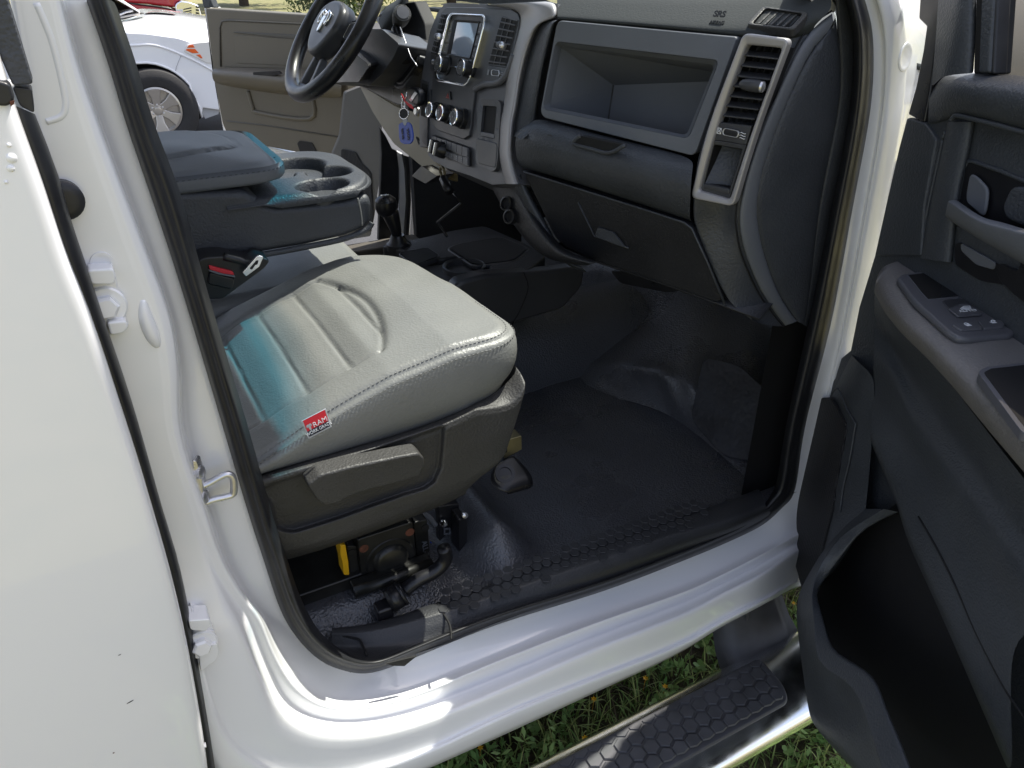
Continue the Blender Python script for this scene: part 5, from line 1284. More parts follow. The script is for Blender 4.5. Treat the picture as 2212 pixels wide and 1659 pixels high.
# mirror-corner trim and window channel
sail = loft('corner_trim', [onP2(kd(1120,-300, 1110,0, 1100,300, 1090,700, 1090,1090), -.088), onP2(kd(1420,-300, 1390,0, 1340,420, 1270,700, 1200,930), -.062), onP2(kd(1470,-300, 1450,0, 1420,420, 1370,700, 1320,890), -.058),
      onP2(kd(1640,-300, 1635,0, 1630,420, 1612,700, 1600,870), -.066), onP2(kd(1650,-300, 1645,0, 1640,420, 1620,700, 1612,870), -.085)], 'door_black', fd, 2)
prism('window_channel', onP2(kd(1700,-300, 1695,0, 1660,870, 1790,870, 1840,0, 1850,-300), -.070), -DN*.02, 'door_black', fd, .004)
prism('glass_run', onP2(kd(1640,-300, 1635,0, 1605,880, 1900,880, 1960,0, 1975,-300), -.090), -DN*.02, 'rubber', fd, .003)
prism('glass_run', onP2(kd(1845,-300, 1840,0, 1800,880, 1850,880, 1893,0, 1900,-300), -.074), -DN*.02, 'rubber', fd, .003)
gp = [PD2(-.112)(kd(1880,900)[0]), dpt2(.95, -.112, 1.50), dpt2(.90, -.14, 2.0), PD2(-.125)(kd(1960,-300)[0])]
mk('door_glass', gp, [(0, 1, 2, 3)], 'dark_glass', fd, False)
# padded belt roll under the glass
T0 = kd(1085,1130, 1130,1030, 1230,920, 1330,885, 1500,872, 1800,857, 2212,905, 2700,960)
T1 = kd(1080,1200, 1150,1090, 1260,990, 1380,950, 1560,945, 1830,960, 2230,1010, 2700,1080)
T2 = kd(1075,1330, 1160,1260, 1270,1200, 1400,1160, 1600,1180, 1860,1220, 2250,1310, 2700,1400)
T3 = kd(1070,1480, 1150,1460, 1270,1420, 1390,1370, 1600,1400, 1870,1470, 2240,1560, 2700,1680)
loft('belt_roll', [onP2(T0, [-.11, -.11, -.11, -.11, -.11, -.112, -.112, -.112]), onP2(T0, [-.09]*8), onP2(T1, [-.075, -.07, -.058, -.052, -.05, -.05, -.05, -.05]), onP2(T2, [-.080, -.07, -.056, -.048, -.046, -.046, -.046, -.046]), onP2(T3, [-.083, -.08, -.076, -.068, -.064, -.064, -.064, -.064]),
                 onP2([(p[0], p[1]+6) for p in T3], [-.09]*8)], 'door_black', fd, 2)
tube('recess_edge', onP2(kd(1345,1430, 1380,1385, 1440,1378, 1600,1415, 1900,1490, 2230,1580, 2700,1700), -.064), .0035, 'door_black', fd, smoothn=4)
tube('panel_seam', onP2(kd(1270,1560, 1245,1659)+ke(1250,110, 1165,520, 1085,880, 1020,1220, 960,1530), -.0845), .0024, 'door_black', fd, smoothn=3)
loft('front_pillar_roll', [onP2(ke(1300,-60, 1260,120, 1165,530, 1090,880, 1025,1220, 960,1560), -.087), onP2(ke(1310,-60, 1275,120, 1185,530, 1110,880, 1045,1220, 980,1560), -.078), onP2(ke(1400,-60, 1380,120, 1300,530, 1230,880, 1180,1220, 1150,1590), -.066),
      onP2(ke(1620,-60, 1560,300, 1500,520, 1430,860, 1380,1320, 1350,1610), -.072), onP2(ke(1640,-60, 1580,300, 1520,520, 1450,860, 1395,1320, 1370,1620), -.092)], 'door_black', fd, 2)
# inner handle recess and pull bar
rec_ = onP2(ke(1530,400, 1600,410, 2212,640, 2700,830, 2700,1500, 2212,1250, 1750,1100, 1440,870, 1500,480), -.0835)
rc = prism('handle_recess', rl(rec_, .008), DN*.001, 'smooth_black', fd, .001)
tube('recess_rim', onP2(ke(1445,860, 1505,480, 1560,405, 1620,415, 1960,535, 2212,640, 2700,835), -.083), .0032, 'door_black', fd, 8)
prism('release_lever', rl(onP2(ke(1560,550, 1640,590, 1770,730, 1760,900, 1720,1080, 1520,900, 1515,800), -.074), .01), -DN*.006, 'dash_grey', fd, .003)
prism('release_lever', rl(onP2(ke(2050,700, 2212,720, 2600,850, 2600,1300, 2212,1190, 1980,1090, 1940,950), -.062), .012), -DN*.02, 'door_black', fd, .008, 3)
P0_ = ke(1310,880, 1420,960, 1560,1060, 1740,1150, 1900,1190, 2212,1265, 2700,1400)
P1_ = ke(1400,860, 1480,920, 1620,1020, 1770,1100, 1960,1130, 2212,1220, 2700,1340)
P2_ = ke(1270,1070, 1400,1160, 1560,1260, 1720,1360, 1900,1460, 2212,1640, 2700,1900)
pw = [-.055, -.035, -.020, -.012, -.008, -.006, -.006]
loft('pull_handle', [onP2(P1_, [v-.03 for v in pw]), onP2(P1_, [v-.012 for v in pw]), onP2(mid(P0_, P1_, .25), [v-.001 for v in pw]), onP2(P0_, pw), onP2(mid(P0_, P2_, .06), [v+.001 for v in pw]), onP2(mid(P0_, P2_, .6), [v-.003 for v in pw]), onP2(P2_, [v-.014 for v in pw]), onP2(P2_, [v-.05 for v in pw])], 'dash_grey', fd, 2)
rb2 = onP2(ke(1450,1370, 1860,1610, 2130,1740, 2130,1900, 1700,1830, 1400,1640, 1395,1400), -.0825)
prism('lower_recess', rl(rb2, .008), DN*.001, 'smooth_black', fd, 0)
prism('recess_floor', rl(onP2(ke(1455,1380, 1870,1615, 1850,1700, 1640,1640, 1460,1470), -.080), .006), -DN*.003, 'dash_grey', fd, .002)
prism('pull_bracket', rl(onP2(kf(1860,250, 2140,370, 2212,100, 2300,800, 2050,600, 1900,440), -.075), .01), -DN*.01, 'smooth_black', fd, .004)
# armrest: one lofted form from the panel over the top and down the side
ZA = 1.221
ar0 = kf(640,240, 860,150, 960,190, 1200,215, 1380,245, 1500,345, 1800,590, 2212,935, 2800,1430)
ar1 = kf(520,320, 720,240, 900,300, 1020,470, 1180,640, 1350,830, 1600,1060, 2000,1450, 2600,2050, 3300,2800)
ar0 = ar0+kf(3400,1980)
ar2 = kf(470,390, 530,320, 610,560, 700,720, 900,950, 1100,1090, 1280,1220, 1540,1500, 1900,1920, 2900,3050)

ar3 = kf(430,560, 450,560, 530,720, 640,850, 830,1060, 1020,1200, 1220,1400, 1440,1659, 1760,2060, 2900,3350)
ar4 = kf(425,680, 435,720, 500,860, 600,1010, 780,1220, 960,1390, 1140,1600, 1330,1800, 1600,2160, 2900,3700)
q0 = [ZP(ZA)(p) for p in ar0]; q1 = [ZP(ZA+.003)(p) for p in ar1]; q2 = [ZP(ZA-.004)(p) for p in ar2]
def clampw(L, lo, hi):
    out = []
    for p in L:
        wv = (p-Vector((HX, HY, 0))).dot(DN); out.append(p+DN*(max(lo, min(hi, wv))-wv))
    return out
q3 = onP(ar3, [-.03, -.02, -.006, .0, .002, .002, .002, .002, .002, .002]); q4 = onP(ar4, [-.05, -.045, -.035, -.03, -.03, -.03, -.03, -.03, -.03, -.03])
loft('armrest', [[p-Vector((0, 0, .02)) for p in q0], q0, q1, q2, q3, q4, [p-DN*.05 for p in q4]], 'arm_lit_grey', fd, 2)
# window / lock switch panel
ZSW = ZP(ZA+.009)
swo = on(kf(700,430, 760,380, 1150,338, 1290,340, 1400,380, 1800,720, 2090,960, 2132,1060, 2060,1110, 1560,1150, 1420,1135, 1300,1060, 900,700), ZSW)
swp = prism('switch_panel', rl(swo, .006, 3), (0, 0, -.012), 'stack_grey', fd, .005, 3)
wz = ZP(ZA+.0094)
wl_ = on(kf(835,400, 1050,375, 1250,365, 1420,490, 1600,625, 1400,645, 1160,680, 1070,685, 1000,610), wz)
ringframe('cubby_rim', scale_loop(wl_, 1.03), wl_, (0, 0, -.002), 'dash_grey', swp, .0006)
prism('cubby', wl_, (0, 0, -.0004), 'void_black', swp, 0)
c2 = on(kf(1245,368, 1590,625, 1220,672, 1235,520), ZP(ZA+.0098)); prism('cubby_wall', c2, (0, 0, -.0003), 'smooth_black', swp, 0)
bt_ = on(kf(1228,705, 1330,685, 1520,676, 1620,760, 1725,872, 1560,888, 1420,898, 1310,800), ZP(ZA+.0100))
ws = prism('window_switch', rl(bt_, .004), (0, 0, -.004), 'stack_dark', swp, .002)
bt2 = on(kf(1310,800, 1460,740, 1540,735, 1660,800, 1720,868, 1560,882, 1425,892), ZP(ZA+.0125)); prism('switch_rocker', rl(bt2, .004), (0, 0, -.003), 'stack_grey', ws, .0015)
zq = ZP(ZA+.0132)
def flat(P, m, par, h=.0002): return prism('printed_icon', on(P, zq), (0, 0, -h), m, par, 0)
ringframe('printed_icon', on(kf(1450,800, 1490,770, 1570,766, 1588,800, 1580,812, 1470,815), zq), on(kf(1465,800, 1497,778, 1562,774, 1575,798, 1570,803, 1478,806), zq), (0, 0, -.0002), 'white_print', ws, 0)
flat(kf(1475,785, 1575,783, 1580,806, 1475,810), 'white_print', ws)
tA, tB = zq(kf(1480,830)[0]), zq(kf(1608,820)[0]); text('AUTO', (tA+tB)/2, tB-tA, zq(kf(1540,800)[0])-zq(kf(1545,840)[0]), .0095, 'white_print', .0002, parent=ws, wscale=1.1)
for P, ic in ((kf(1355,985, 1650,950, 1690,985, 1725,1035, 1460,1052, 1400,1020), kf(1540,990)), (kf(1665,945, 1940,925, 1985,985, 1980,1012, 1735,1035, 1700,985), kf(1838,958))):
    lk = prism('lock_switch', rl(on(P, ZP(ZA+.0125)), .004), (0, 0, -.005), 'stack_grey', swp, .002)
    c_ = ZP(ZA+.0129)(ic[0]); ux = (zq(kf(1650,950)[0])-zq(kf(1355,985)[0])).normalized(); uy = Vector((0, 0, 1)).cross(ux)
    prism('padlock_mark', [c_+ux*a+uy*b for a, b in ((-.0040, -.0045), (.0040, -.0045), (.0045, .0010), (-.0045, .0010))], (0, 0, -.0002), 'white_print', lk, 0)
    sgn = 1 if ic[0][0] < kf(1700,0)[0][0] else 1.5
    tube('padlock_mark', [c_+ux*(.0030*math.cos(t)+(.003 if sgn > 1 else 0))+uy*(.0012+.004*math.sin(t)) for t in [math.pi*k/8 for k in range(9)]], .0006, 'white_print', lk, 5)
# rear armrest tray
tr_ = on(kf(1655,1545, 1760,1490, 2000,1465, 2212,1440, 2900,1400, 3100,2300, 2212,2300), ZP(ZA+.008))
ti_ = scale_loop(tr_, .87)
trm = ringframe('tray_rim', rl(tr_, .012), rl(ti_, .010), (0, 0, -.012), 'stack_grey', fd, .006, 3)
prism('tray_floor', ti_, (0, 0, -.001), 'void_black', trm, 0)
# lower trim: valley, ridge and pocket edge
lA = k21(1180,400, 1240,330, 1440,560, 1640,800, 1850,1080, 2212,1560, 2600,2050)
lB = k21(1200,650, 1300,560, 1370,900, 1500,1090, 1760,1390, 2080,1800, 2400,2300)
lC = k21(1235,900, 1370,560, 1410,960, 1560,1190, 1720,1400, 1980,1760, 2300,2250)
rows = [onP(k21(1235,180, 1300,330, 1480,540, 1700,780, 1930,1080, 2300,1560, 2700,2050), -.05),
        onP(k21(1245,420, 1340,560, 1500,800, 1700,1060, 1900,1330, 2212,1760, 2560,2250), -.092),
        onP(k21(1240,600, 1385,760, 1450,980, 1620,1240, 1800,1480, 2080,1860, 2400,2330), -.056),
        onP(k21(1235,800, 1340,900, 1400,1060, 1540,1290, 1720,1570, 1960,1960, 2250,2430), -.070),
        onP(k21(1228,1000, 1280,1080, 1350,1230, 1470,1460, 1640,1760, 1860,2130, 2100,2530), -.060),
        onP(k21(1222,1170, 1250,1240, 1330,1390, 1420,1620)+k22(1490,210, 1640,480, 2150,1659), -.052),
        onP(k21(1215,1190, 1235,1250, 1310,1395, 1400,1625)+k22(1465,215, 1605,485, 2110,1659), -.058),
        onP(k21(1215,1190, 1230,1255, 1300,1400, 1390,1630)+k22(1450,220, 1590,490, 2090,1659), -.12)]
loft('lower_trim', rows, 'door_black', fd, 2)
tube('trim_line', onP(k22(1530,30, 1650,240, 1770,480, 1900,780, 2080,1130, 2212,1330, 2400,1650), -.0575), .002, 'void_black', fd, smoothn=3)
# door-end panel in front of the pocket, speaker grille
loft('speaker_panel', [onP(k21(1085,620, 985,800, 868,935, 818,1150, 760,1400, 698,1659)+k22(688,130, 715,330), -.083),
      onP(k21(1090,640, 1000,800, 885,935, 835,1150, 775,1400, 715,1659)+k22(705,130, 730,330), -.070),
      onP(k21(1150,700, 1080,850, 1060,1000, 1040,1150, 985,1400, 960,1659)+k22(930,130, 840,440), -.058),
      onP(k21(1200,740, 1150,850, 1115,1000, 1110,1150, 1080,1400, 1050,1659)+k22(1000,110, 880,440), -.056),
      onP(k21(1245,800, 1240,960, 1230,1100, 1222,1250, 1210,1400, 1185,1659)+k22(1170,90, 960,440), -.064)], 'door_black', fd, 2)
gr = k21(868,945, 905,918, 952,915, 1005,1000, 1050,1080, 1055,1130, 1020,1330, 985,1500, 968,1659)+k22(965,0, 880,350, 790,475, 765,470, 725,330, 698,130, 700,0)+k21(770,1400, 830,1150)
mat('grille_mesh', (.010, .010, .012), .5, bump=('mesh', 260, 1.0, .004))
prism('speaker_grille', onP(gr, -.054), -DN*.006, 'grille_mesh', fd, .002)
tube('grille_trim', onP(k21(960,905, 1005,860, 1060,985, 1115,1080, 1115,1120, 1080,1330, 1040,1500, 1020,1659), -.0545), .002, 'door_black', fd, 6, smoothn=3)
# map pocket: outer wall with a broad rolled rim
ri = k22(1400,0, 1180,98, 1085,215, 960,390, 868,505, 870,565, 930,750, 960,885, 1060,950, 1200,1030, 1270,1110, 1320,1280, 1400,1450, 1480,1659, 1560,1900)
ro_ = k22(1300,-20, 1045,130, 985,200, 900,310, 835,480, 835,590, 860,760, 850,975, 1000,1060, 1110,1140, 1165,1260, 1200,1380, 1235,1480, 1290,1659, 1350,1900)
rs = k22(1200,-20, 1030,128, 950,215, 860,350, 752,520, 745,600, 770,760, 800,960, 905,1090, 1010,1180, 1070,1290, 1110,1400, 1150,1500, 1200,1659, 1260,1900)
rt = k22(1100,-20, 1020,125, 930,215, 840,360, 741,530, 736,680, 752,830, 775,1010, 800,1180, 815,1280, 832,1350, 880,1420, 940,1490, 1095,1659, 1330,1900)
wi = [-.06, -.045, -.025, -.002, .018, .026, .042, .056, .060, .066, .074, .082, .086, .092, .10]
loft('map_pocket', [onP(ri, [v-.055 for v in wi]), onP(ri, [v-.010 for v in wi]), onP(mid(ri, ro_, .04), [v-.002 for v in wi]), onP(mid(ri, ro_, .12), wi), onP(mid(ri, ro_, .9), [v+.012 for v in wi]), onP(mid(ri, ro_, .985), [v+.0135 for v in wi]), onP(mid(ro_, rs, .03), [v+.012 for v in wi]), onP(mid(ro_, rs, .2), [v+.009 for v in wi]), onP(rs, [v+.0 for v in wi]),
      onP(rt, [v-.02 for v in wi]), onP(rt, [v-.06 for v in wi])], 'door_black', fd, 1)
bkp = onP(k21(1400,1590)+k22(1180,100, 800,500, 820,620, 880,860, 1010,1010, 1170,1120, 1290,1400, 1360,1900, 2300,2100, 1600,480), -.082)
prism('pocket_back', bkp, -DN*.003, 'void_black', fd, 0)
# hinge arm in the gap

# =================================================================== driver's door (open beyond) and far side
tq = R(60); QD = Vector((-math.cos(tq), math.sin(tq), 0)); QN = Vector((-math.sin(tq), -math.cos(tq), 0))
def FD(wf): return PLN((1.1, 1.8, 0), QN, wf)
def onQ(P, wf=0): return [FD(wf)(p) for p in P]
dd_ = new_empty('driver_door', (0, 0, 0), truck); dd_['label'] = "open driver's door with inner panel, grass reflection in its tan-grey colour"
prism('trim_panel', rl(onQ(k00(1330,52, 1940,92, 2250,110, 2250,1060, 2170,1035, 1600,925, 1475,885, 1440,800, 1395,560, 1372,470, 1378,440)), .01), -QN*.06, 'door_tan', dd_, .012, 3)
prism('outer_skin', onQ(k00(1322,50, 1330,52, 1378,440, 1440,800, 1475,885, 2250,1080, 2250,1100, 1455,900, 1425,740), -.03), -QN*.08, 'white_paint', dd_, .004)
prism('upper_inset', rl(onQ(k00(1430,140, 1460,130, 2212,165, 2212,450, 1500,435, 1450,430), .002), .008), -QN*.004, 'door_tan', dd_, .002)
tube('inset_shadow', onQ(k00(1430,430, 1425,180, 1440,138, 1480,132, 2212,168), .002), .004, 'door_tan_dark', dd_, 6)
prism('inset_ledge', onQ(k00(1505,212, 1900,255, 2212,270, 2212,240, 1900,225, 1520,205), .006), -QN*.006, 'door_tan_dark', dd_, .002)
prism('inset_pad', rl(onQ(k00(1520,225, 2212,272, 2212,440, 1530,410), .004), .01), -QN*.004, 'door_tan', dd_, .003)
loft('armrest', [onQ(k00(1385,440, 1600,432, 1900,455, 2212,470), -.002), onQ(k00(1378,455, 1600,452, 1900,490, 2212,505), .07), onQ(k00(1372,475, 1600,500, 1900,540, 2212,560), .085), onQ(k00(1380,520, 1600,555, 1900,595, 2212,615), .07), onQ(k00(1400,545, 1600,580, 1900,625, 2212,640), .0)], 'door_tan', dd_, 2)
prism('switch_well', rl(onQ(k00(1640,468, 1800,460, 1820,478, 1770,492, 1640,485), .076), .004), -QN*.01, 'smooth_black', dd_, .002)
tube('lower_bead', onQ(k00(1610,590, 1640,690, 1680,730, 2010,770, 2030,640), .001), .009, 'door_tan', dd_, 8, smoothn=4)
tube('bottom_seam', onQ(k00(1470,785, 1700,810, 2212,890), .0008), .003, 'door_tan_dark', dd_, 6)
prism('map_pocket', rl(onQ(k00(1925,930, 1940,912, 2020,925, 2060,1000, 2100,1030, 1950,1000), .004), .006), -QN*.008, 'smooth_black', dd_, .002)
fg = mk('door_glass', [FD(-.03)(k00(1350,52)[0]), FD(-.03)(k00(2250,112)[0]), FD(-.03)(k00(2250,-700)[0]), FD(-.03)(k00(1500,-700)[0])], [(0, 1, 2, 3)], 'glass', dd_, False)
prism('window_frame', [FD(-.03)(k00(1318,50)[0]), FD(-.03)(k00(1385,50)[0]), FD(-.03)(k00(1340,-60)[0]), FD(-.03)(k00(1280,-300)[0]), FD(-.03)(k00(1240,-300)[0])], -QN*.03, 'charcoal', dd_, .004)
# far door aperture: white jamb, black seal, kick panel
jamb = onv(kp(858,322, 888,322, 905,480, 903,512, 862,520), YP, [1.80]*5)
prism('far_jamb', [axp(1, 1.80)(p) for p in k10(358,975, 400,995, 420,1100, 428,1300, 415,1540, 365,1540, 375,1290, 372,1100)], (0, .05, 0), 'white_paint', truck, .006, 3)
prism('far_jamb', [axp(1, 1.82)(p) for p in k10(445,1015, 490,1080, 500,1250, 500,1510, 440,1540, 455,1300)], (0, .05, 0), 'white_paint', truck, .006, 3)
prism('far_seal', [axp(1, 1.79)(p) for p in k10(330,960, 362,975, 375,1100, 375,1300, 350,1540, 240,1560, 260,1000, 250,820, 290,880)], (0, .02, 0), 'rubber', truck, .004)
prism('far_seal', [axp(1, 1.785)(p) for p in k10(400,1000, 445,1015, 455,1300, 440,1540, 412,1540, 428,1300, 418,1100)], (0, .02, 0), 'rubber', truck, .004)
prism('kick_wall', [Vector((.985, 1.74, .56)), Vector((1.66, 1.74, .56)), Vector((1.66, 1.74, 1.5)), Vector((.985, 1.74, 1.5))], (0, .03, 0), 'stack_dark', truck, .004)
prism('kick_panel', rl(onQ(k10(0,880, 30,600, 130,560, 260,760, 270,1000, 215,1400, 190,1530, 0,1560, -50,1000), .10), .01), (0, .03, 0), 'kick_grey', truck, .01, 3)
prism('kick_speaker', rl(onQ(k10(0,965, 90,985, 130,1060, 190,1120, 205,1400, 190,1500, 0,1500), .105), .01), (0, .004, 0), 'grille_mesh', truck, .002)
# =================================================================== roof, pillars, windscreen, cab back (above and behind the picture)
def roof_pt(x, y, z0=2.03): return Vector((x, y, z0-.05*((y-.92)/.8)**4-.02*((x+.4)/1.1)**2))
rows = []
for t in [k/8 for k in range(9)]:
    y = lerp(.08, 1.76, t); bow = .012*(1-((y-.92)/.84)**2)
    rows.append([roof_pt(lerp(-1.6, .672+bow, s_/6), y) for s_ in range(7)])
loft('roof', rows, 'white_paint', truck, 2, .05)
wr = []
for t in [k/8 for k in range(9)]:
    y = lerp(.10, 1.74, t); bow = .012*(1-((y-.92)/.84)**2)
    top_ = Vector((.672+bow, y, 1.985-.045*((y-.92)/.8)**4)); bot_ = Vector((1.42+bow*2.2, y, 1.50))
    wr.append([top_.lerp(bot_, s_/6) for s_ in range(7)])
loft('windscreen', wr, 'windscreen', truck, 1)
for yy, nm in ((.12, 'windscreen_pillar'), (1.72, 'windscreen_pillar')):
    tube(nm, [Vector((1.25, yy+(.08 if yy < 1 else -.08), 1.57)), Vector((1.12, yy+(.035 if yy < 1 else -.035), 1.68)), Vector((.92, yy+(.03 if yy < 1 else -.03), 1.84)), Vector((.62, yy+(.05 if yy < 1 else -.05), 2.0))], .03, 'white_paint', truck, 12, smoothn=4)
for yy in (.10, 1.74):
    tube('roof_rail', [Vector((.62, yy, 1.99)), Vector((.1, yy, 2.0)), Vector((-1.6, yy, 1.98))], .045, 'white_paint', truck, 10)
    box('pillar_upper', (-.04, yy+(.01 if yy < 1 else -.01), 1.87), .16, .06, .24, 'white_paint', truck, .02)
prism('cab_back', [Vector((-1.55, .06, .55)), Vector((-1.55, 1.78, .55)), Vector((-1.57, 1.78, 1.32)), Vector((-1.57, .06, 1.32))], (-.05, 0, 0), 'white_paint', truck, .02)
prism('far_body_side', [Vector((-1.55, 1.78, .45)), Vector((-.10, 1.78, .45)), Vector((-.10, 1.78, 1.40)), Vector((-1.55, 1.78, 1.40))], (0, .06, 0), 'white_paint', truck, .02)
prism('far_rocker', [Vector((-1.55, 1.76, .45)), Vector((1.4, 1.76, .45)), Vector((1.4, 1.76, .62)), Vector((-1.55, 1.76, .62))], (0, .07, 0), 'white_paint', truck, .02)
prism('far_sill', [Vector((-1.5, 1.68, .56)), Vector((.985, 1.68, .56)), Vector((.985, 1.68, .80)), Vector((-1.5, 1.68, .80))], (0, .085, 0), 'door_tan_dark', truck, .01)
prism('hood', rl([Vector((1.48, .12, 1.50)), Vector((2.7, .16, 1.42)), Vector((2.7, 1.68, 1.42)), Vector((1.48, 1.72, 1.50))], .1), (0, 0, -.06), 'white_paint', truck, .02)
# front wheel under the nose so the truck stands on the ground
for (wx, wy) in ((2.0, .02), (2.0, 1.80), (-2.2, .02), (-2.2, 1.80)):
    t_ = lathe('wheel', (wx, wy+(.14 if wy < 1 else -.14), .40), (0, -1 if wy < 1 else 1, 0), [(.24, -.12), (.37, -.12), (.40, -.09), (.40, .09), (.37, .12), (.24, .12), (.22, .06), (0, .05)], 'tyre', truck, 40)

# =================================================================== keys hanging from the ignition
keys = new_empty('key_ring', DA(-.03)((868, 222)))
tag(keys, 'truck key in the ignition with a ring and blue key tag reading 3500 BINS', 'keys')
def setp(o, par):
    o.parent = par; o.matrix_parent_inverse = Matrix.Translation(-par.matrix_world.translation) if False else Matrix.Translation(-par.location); return o
kk = K(1540, 320, 220*1.0)
kk = (lambda f: f)(lambda *a: [(1540*2212/4032+a[i]*(220/1404)*(2212/4032), 320*2212/4032+a[i+1]*(220/1404)*(2212/4032)) for i in range(0, len(a), 2)])
KPf = lambda wf: DA(wf)
fob = prism('key_fob', rl(on(kk(300,300, 370,170, 480,140, 620,180, 700,300, 690,520, 640,640, 520,600, 380,500), KPf(-.045)), .012), (.02, 0, 0), 'smooth_black', None, .005, 3); setp(fob, keys)
bar_ = prism('maker_plate', on(kk(590,260, 655,300, 505,520, 448,470), KPf(-.0465)), (.001, 0, 0), 'zinc', None, .0003); setp(bar_, keys)
r1_ = tube('split_ring', [KPf(-.055)(kk(325+115*math.cos(t), 815+135*math.sin(t))[0]) for t in [2*math.pi*k/28 for k in range(28)]], .0016, 'chrome', None, 8, cyc=True); setp(r1_, keys)
r2_ = tube('link', on(kk(385,280, 385,380, 350,450, 345,560, 350,680, 320,700, 280,680, 270,560, 285,460, 260,390, 270,330), KPf(-.052)), .0016, 'chrome', None, 8, smoothn=4); setp(r2_, keys)
rd1 = prism('red_tab', on(kk(240,300, 275,330, 350,480, 440,560, 510,590, 570,710, 480,670, 400,600, 310,480), KPf(-.057)), (.001, 0, 0), 'label_red', None, .0003); setp(rd1, keys)
dc = prism('disc', [KPf(-.054)(kk(320+95*math.cos(t), 815+115*math.sin(t))[0]) for t in [2*math.pi*k/24 for k in range(24)]], (.0008, 0, 0), 'dash_top', None, .0003); setp(dc, keys)
tg_ = rl(on(kk(185,1080, 260,1030, 440,1025, 505,1090, 548,1330, 540,1500, 470,1575, 330,1580, 230,1530, 195,1400), KPf(-.055)), .006)
ps = [prism('t', tg_, (.003, 0, -.0007), 'blue_tag', None, .001), prism('t', rl(on(kk(280,940, 380,940, 385,1030, 360,1110, 320,1110, 290,1030), KPf(-.0562)), .002), (.004, 0, 0), 'label_grey', None, .0006)]
dn_ = KPf(-.0565)
down = dn_(kk(455,1500)[0])-dn_(kk(420,1160)[0]); rightv = dn_(kk(500,1300)[0])-dn_(kk(250,1310)[0])
ps.append(text('3500', dn_(kk(425,1330)[0]), down, rightv, down.length*.46, 'ink', .0002, bold=.0003, wscale=.95))
ps.append(text('BINS', dn_(kk(285,1325)[0]), down, rightv, down.length*.40, 'ink', .0002, bold=.0003, wscale=1.0))
bt_ = join('name_tag', ps); setp(bt_, keys)
lk_ = lathe('ignition_barrel', KPf(.0)(kk(665,760)[0]), (-1, -.1, .2), [(.012, -.01), (.012, .004), (.008, .008), (0, .008)], 'zinc', dash, 18)

# =================================================================== ground
def sheet(name, x0, x1, y0, y1, z, m, nx=2, ny=2):
    V = [Vector((lerp(x0, x1, i/nx), lerp(y0, y1, j/ny), z)) for j in range(ny+1) for i in range(nx+1)]
    F = [(j*(nx+1)+i, j*(nx+1)+i+1, (j+1)*(nx+1)+i+1, (j+1)*(nx+1)+i) for j in range(ny) for i in range(nx)]
    o = mk(name, V, F, m, None, smooth=False); o['kind'] = 'structure'; return o
def groundmat(name, cols, sc):
    m = bpy.data.materials.new(name); m.use_nodes = True; MATS[name] = m; n = m.node_tree.nodes; l = m.node_tree.links; b = n["Principled BSDF"]
    tc = n.new("ShaderNodeTexCoord"); nz = n.new("ShaderNodeTexNoise"); nz.inputs["Scale"].default_value = sc; nz.inputs["Detail"].default_value = 8
    l.new(tc.outputs["Object"], nz.inputs["Vector"]); rp = n.new("ShaderNodeValToRGB"); l.new(nz.outputs["Fac"], rp.inputs[0])
    e = rp.color_ramp.elements; e[0].position = .35; e[0].color = (*cols[0], 1); e[1].position = .65; e[1].color = (*cols[-1], 1)
    for k, c_ in enumerate(cols[1:-1]): q = e.new(.35+.3*(k+1)/(len(cols)-1)); q.color = (*c_, 1)
    l.new(rp.outputs[0], b.inputs["Base Color"]); b.inputs["Roughness"].default_value = .95
    bp = n.new("ShaderNodeBump"); bp.inputs["Distance"].default_value = .03; l.new(nz.outputs["Fac"], bp.inputs["Height"]); l.new(bp.outputs[0], b.inputs["Normal"])
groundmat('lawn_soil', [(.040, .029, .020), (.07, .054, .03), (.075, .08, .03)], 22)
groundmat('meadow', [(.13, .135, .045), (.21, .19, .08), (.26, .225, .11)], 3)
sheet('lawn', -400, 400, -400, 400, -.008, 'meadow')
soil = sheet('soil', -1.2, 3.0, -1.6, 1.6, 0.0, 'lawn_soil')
sheet('asphalt_lot', -60, 60, 2.4, 22, 0.0, 'asphalt')

# grass, clover and little yellow flowers under and beside the running board
def leafmat(name, c1, c2):
    m = bpy.data.materials.new(name); m.use_nodes = True; MATS[name] = m; n = m.node_tree.nodes; l = m.node_tree.links; b = n["Principled BSDF"]
    at = n.new("ShaderNodeAttribute"); at.attribute_name = "tint"; mx = n.new("ShaderNodeMix"); mx.data_type = 'RGBA'
    mx.inputs[6].default_value = (*c1, 1); mx.inputs[7].default_value = (*c2, 1); l.new(at.outputs["Fac"], mx.inputs[0]); l.new(mx.outputs[2], b.inputs["Base Color"])
    b.inputs["Roughness"].default_value = .55
    tr = n.new("ShaderNodeBsdfTranslucent"); l.new(mx.outputs[2], tr.inputs[0]); ms = n.new("ShaderNodeMixShader"); ms.inputs[0].default_value = .3
    l.new(b.outputs[0], ms.inputs[1]); l.new(tr.outputs[0], ms.inputs[2]); l.new(ms.outputs[0], n["Material Output"].inputs[0])
leafmat('grass_blade', (.12, .21, .045), (.46, .48, .17)); leafmat('clover_leaf', (.12, .24, .055), (.34, .48, .16)); leafmat('dry_stalk', (.10, .07, .04), (.22, .17, .10))
leafmat('tree_leaf', (.035, .07, .012), (.16, .19, .04))
rg = random.Random(11)
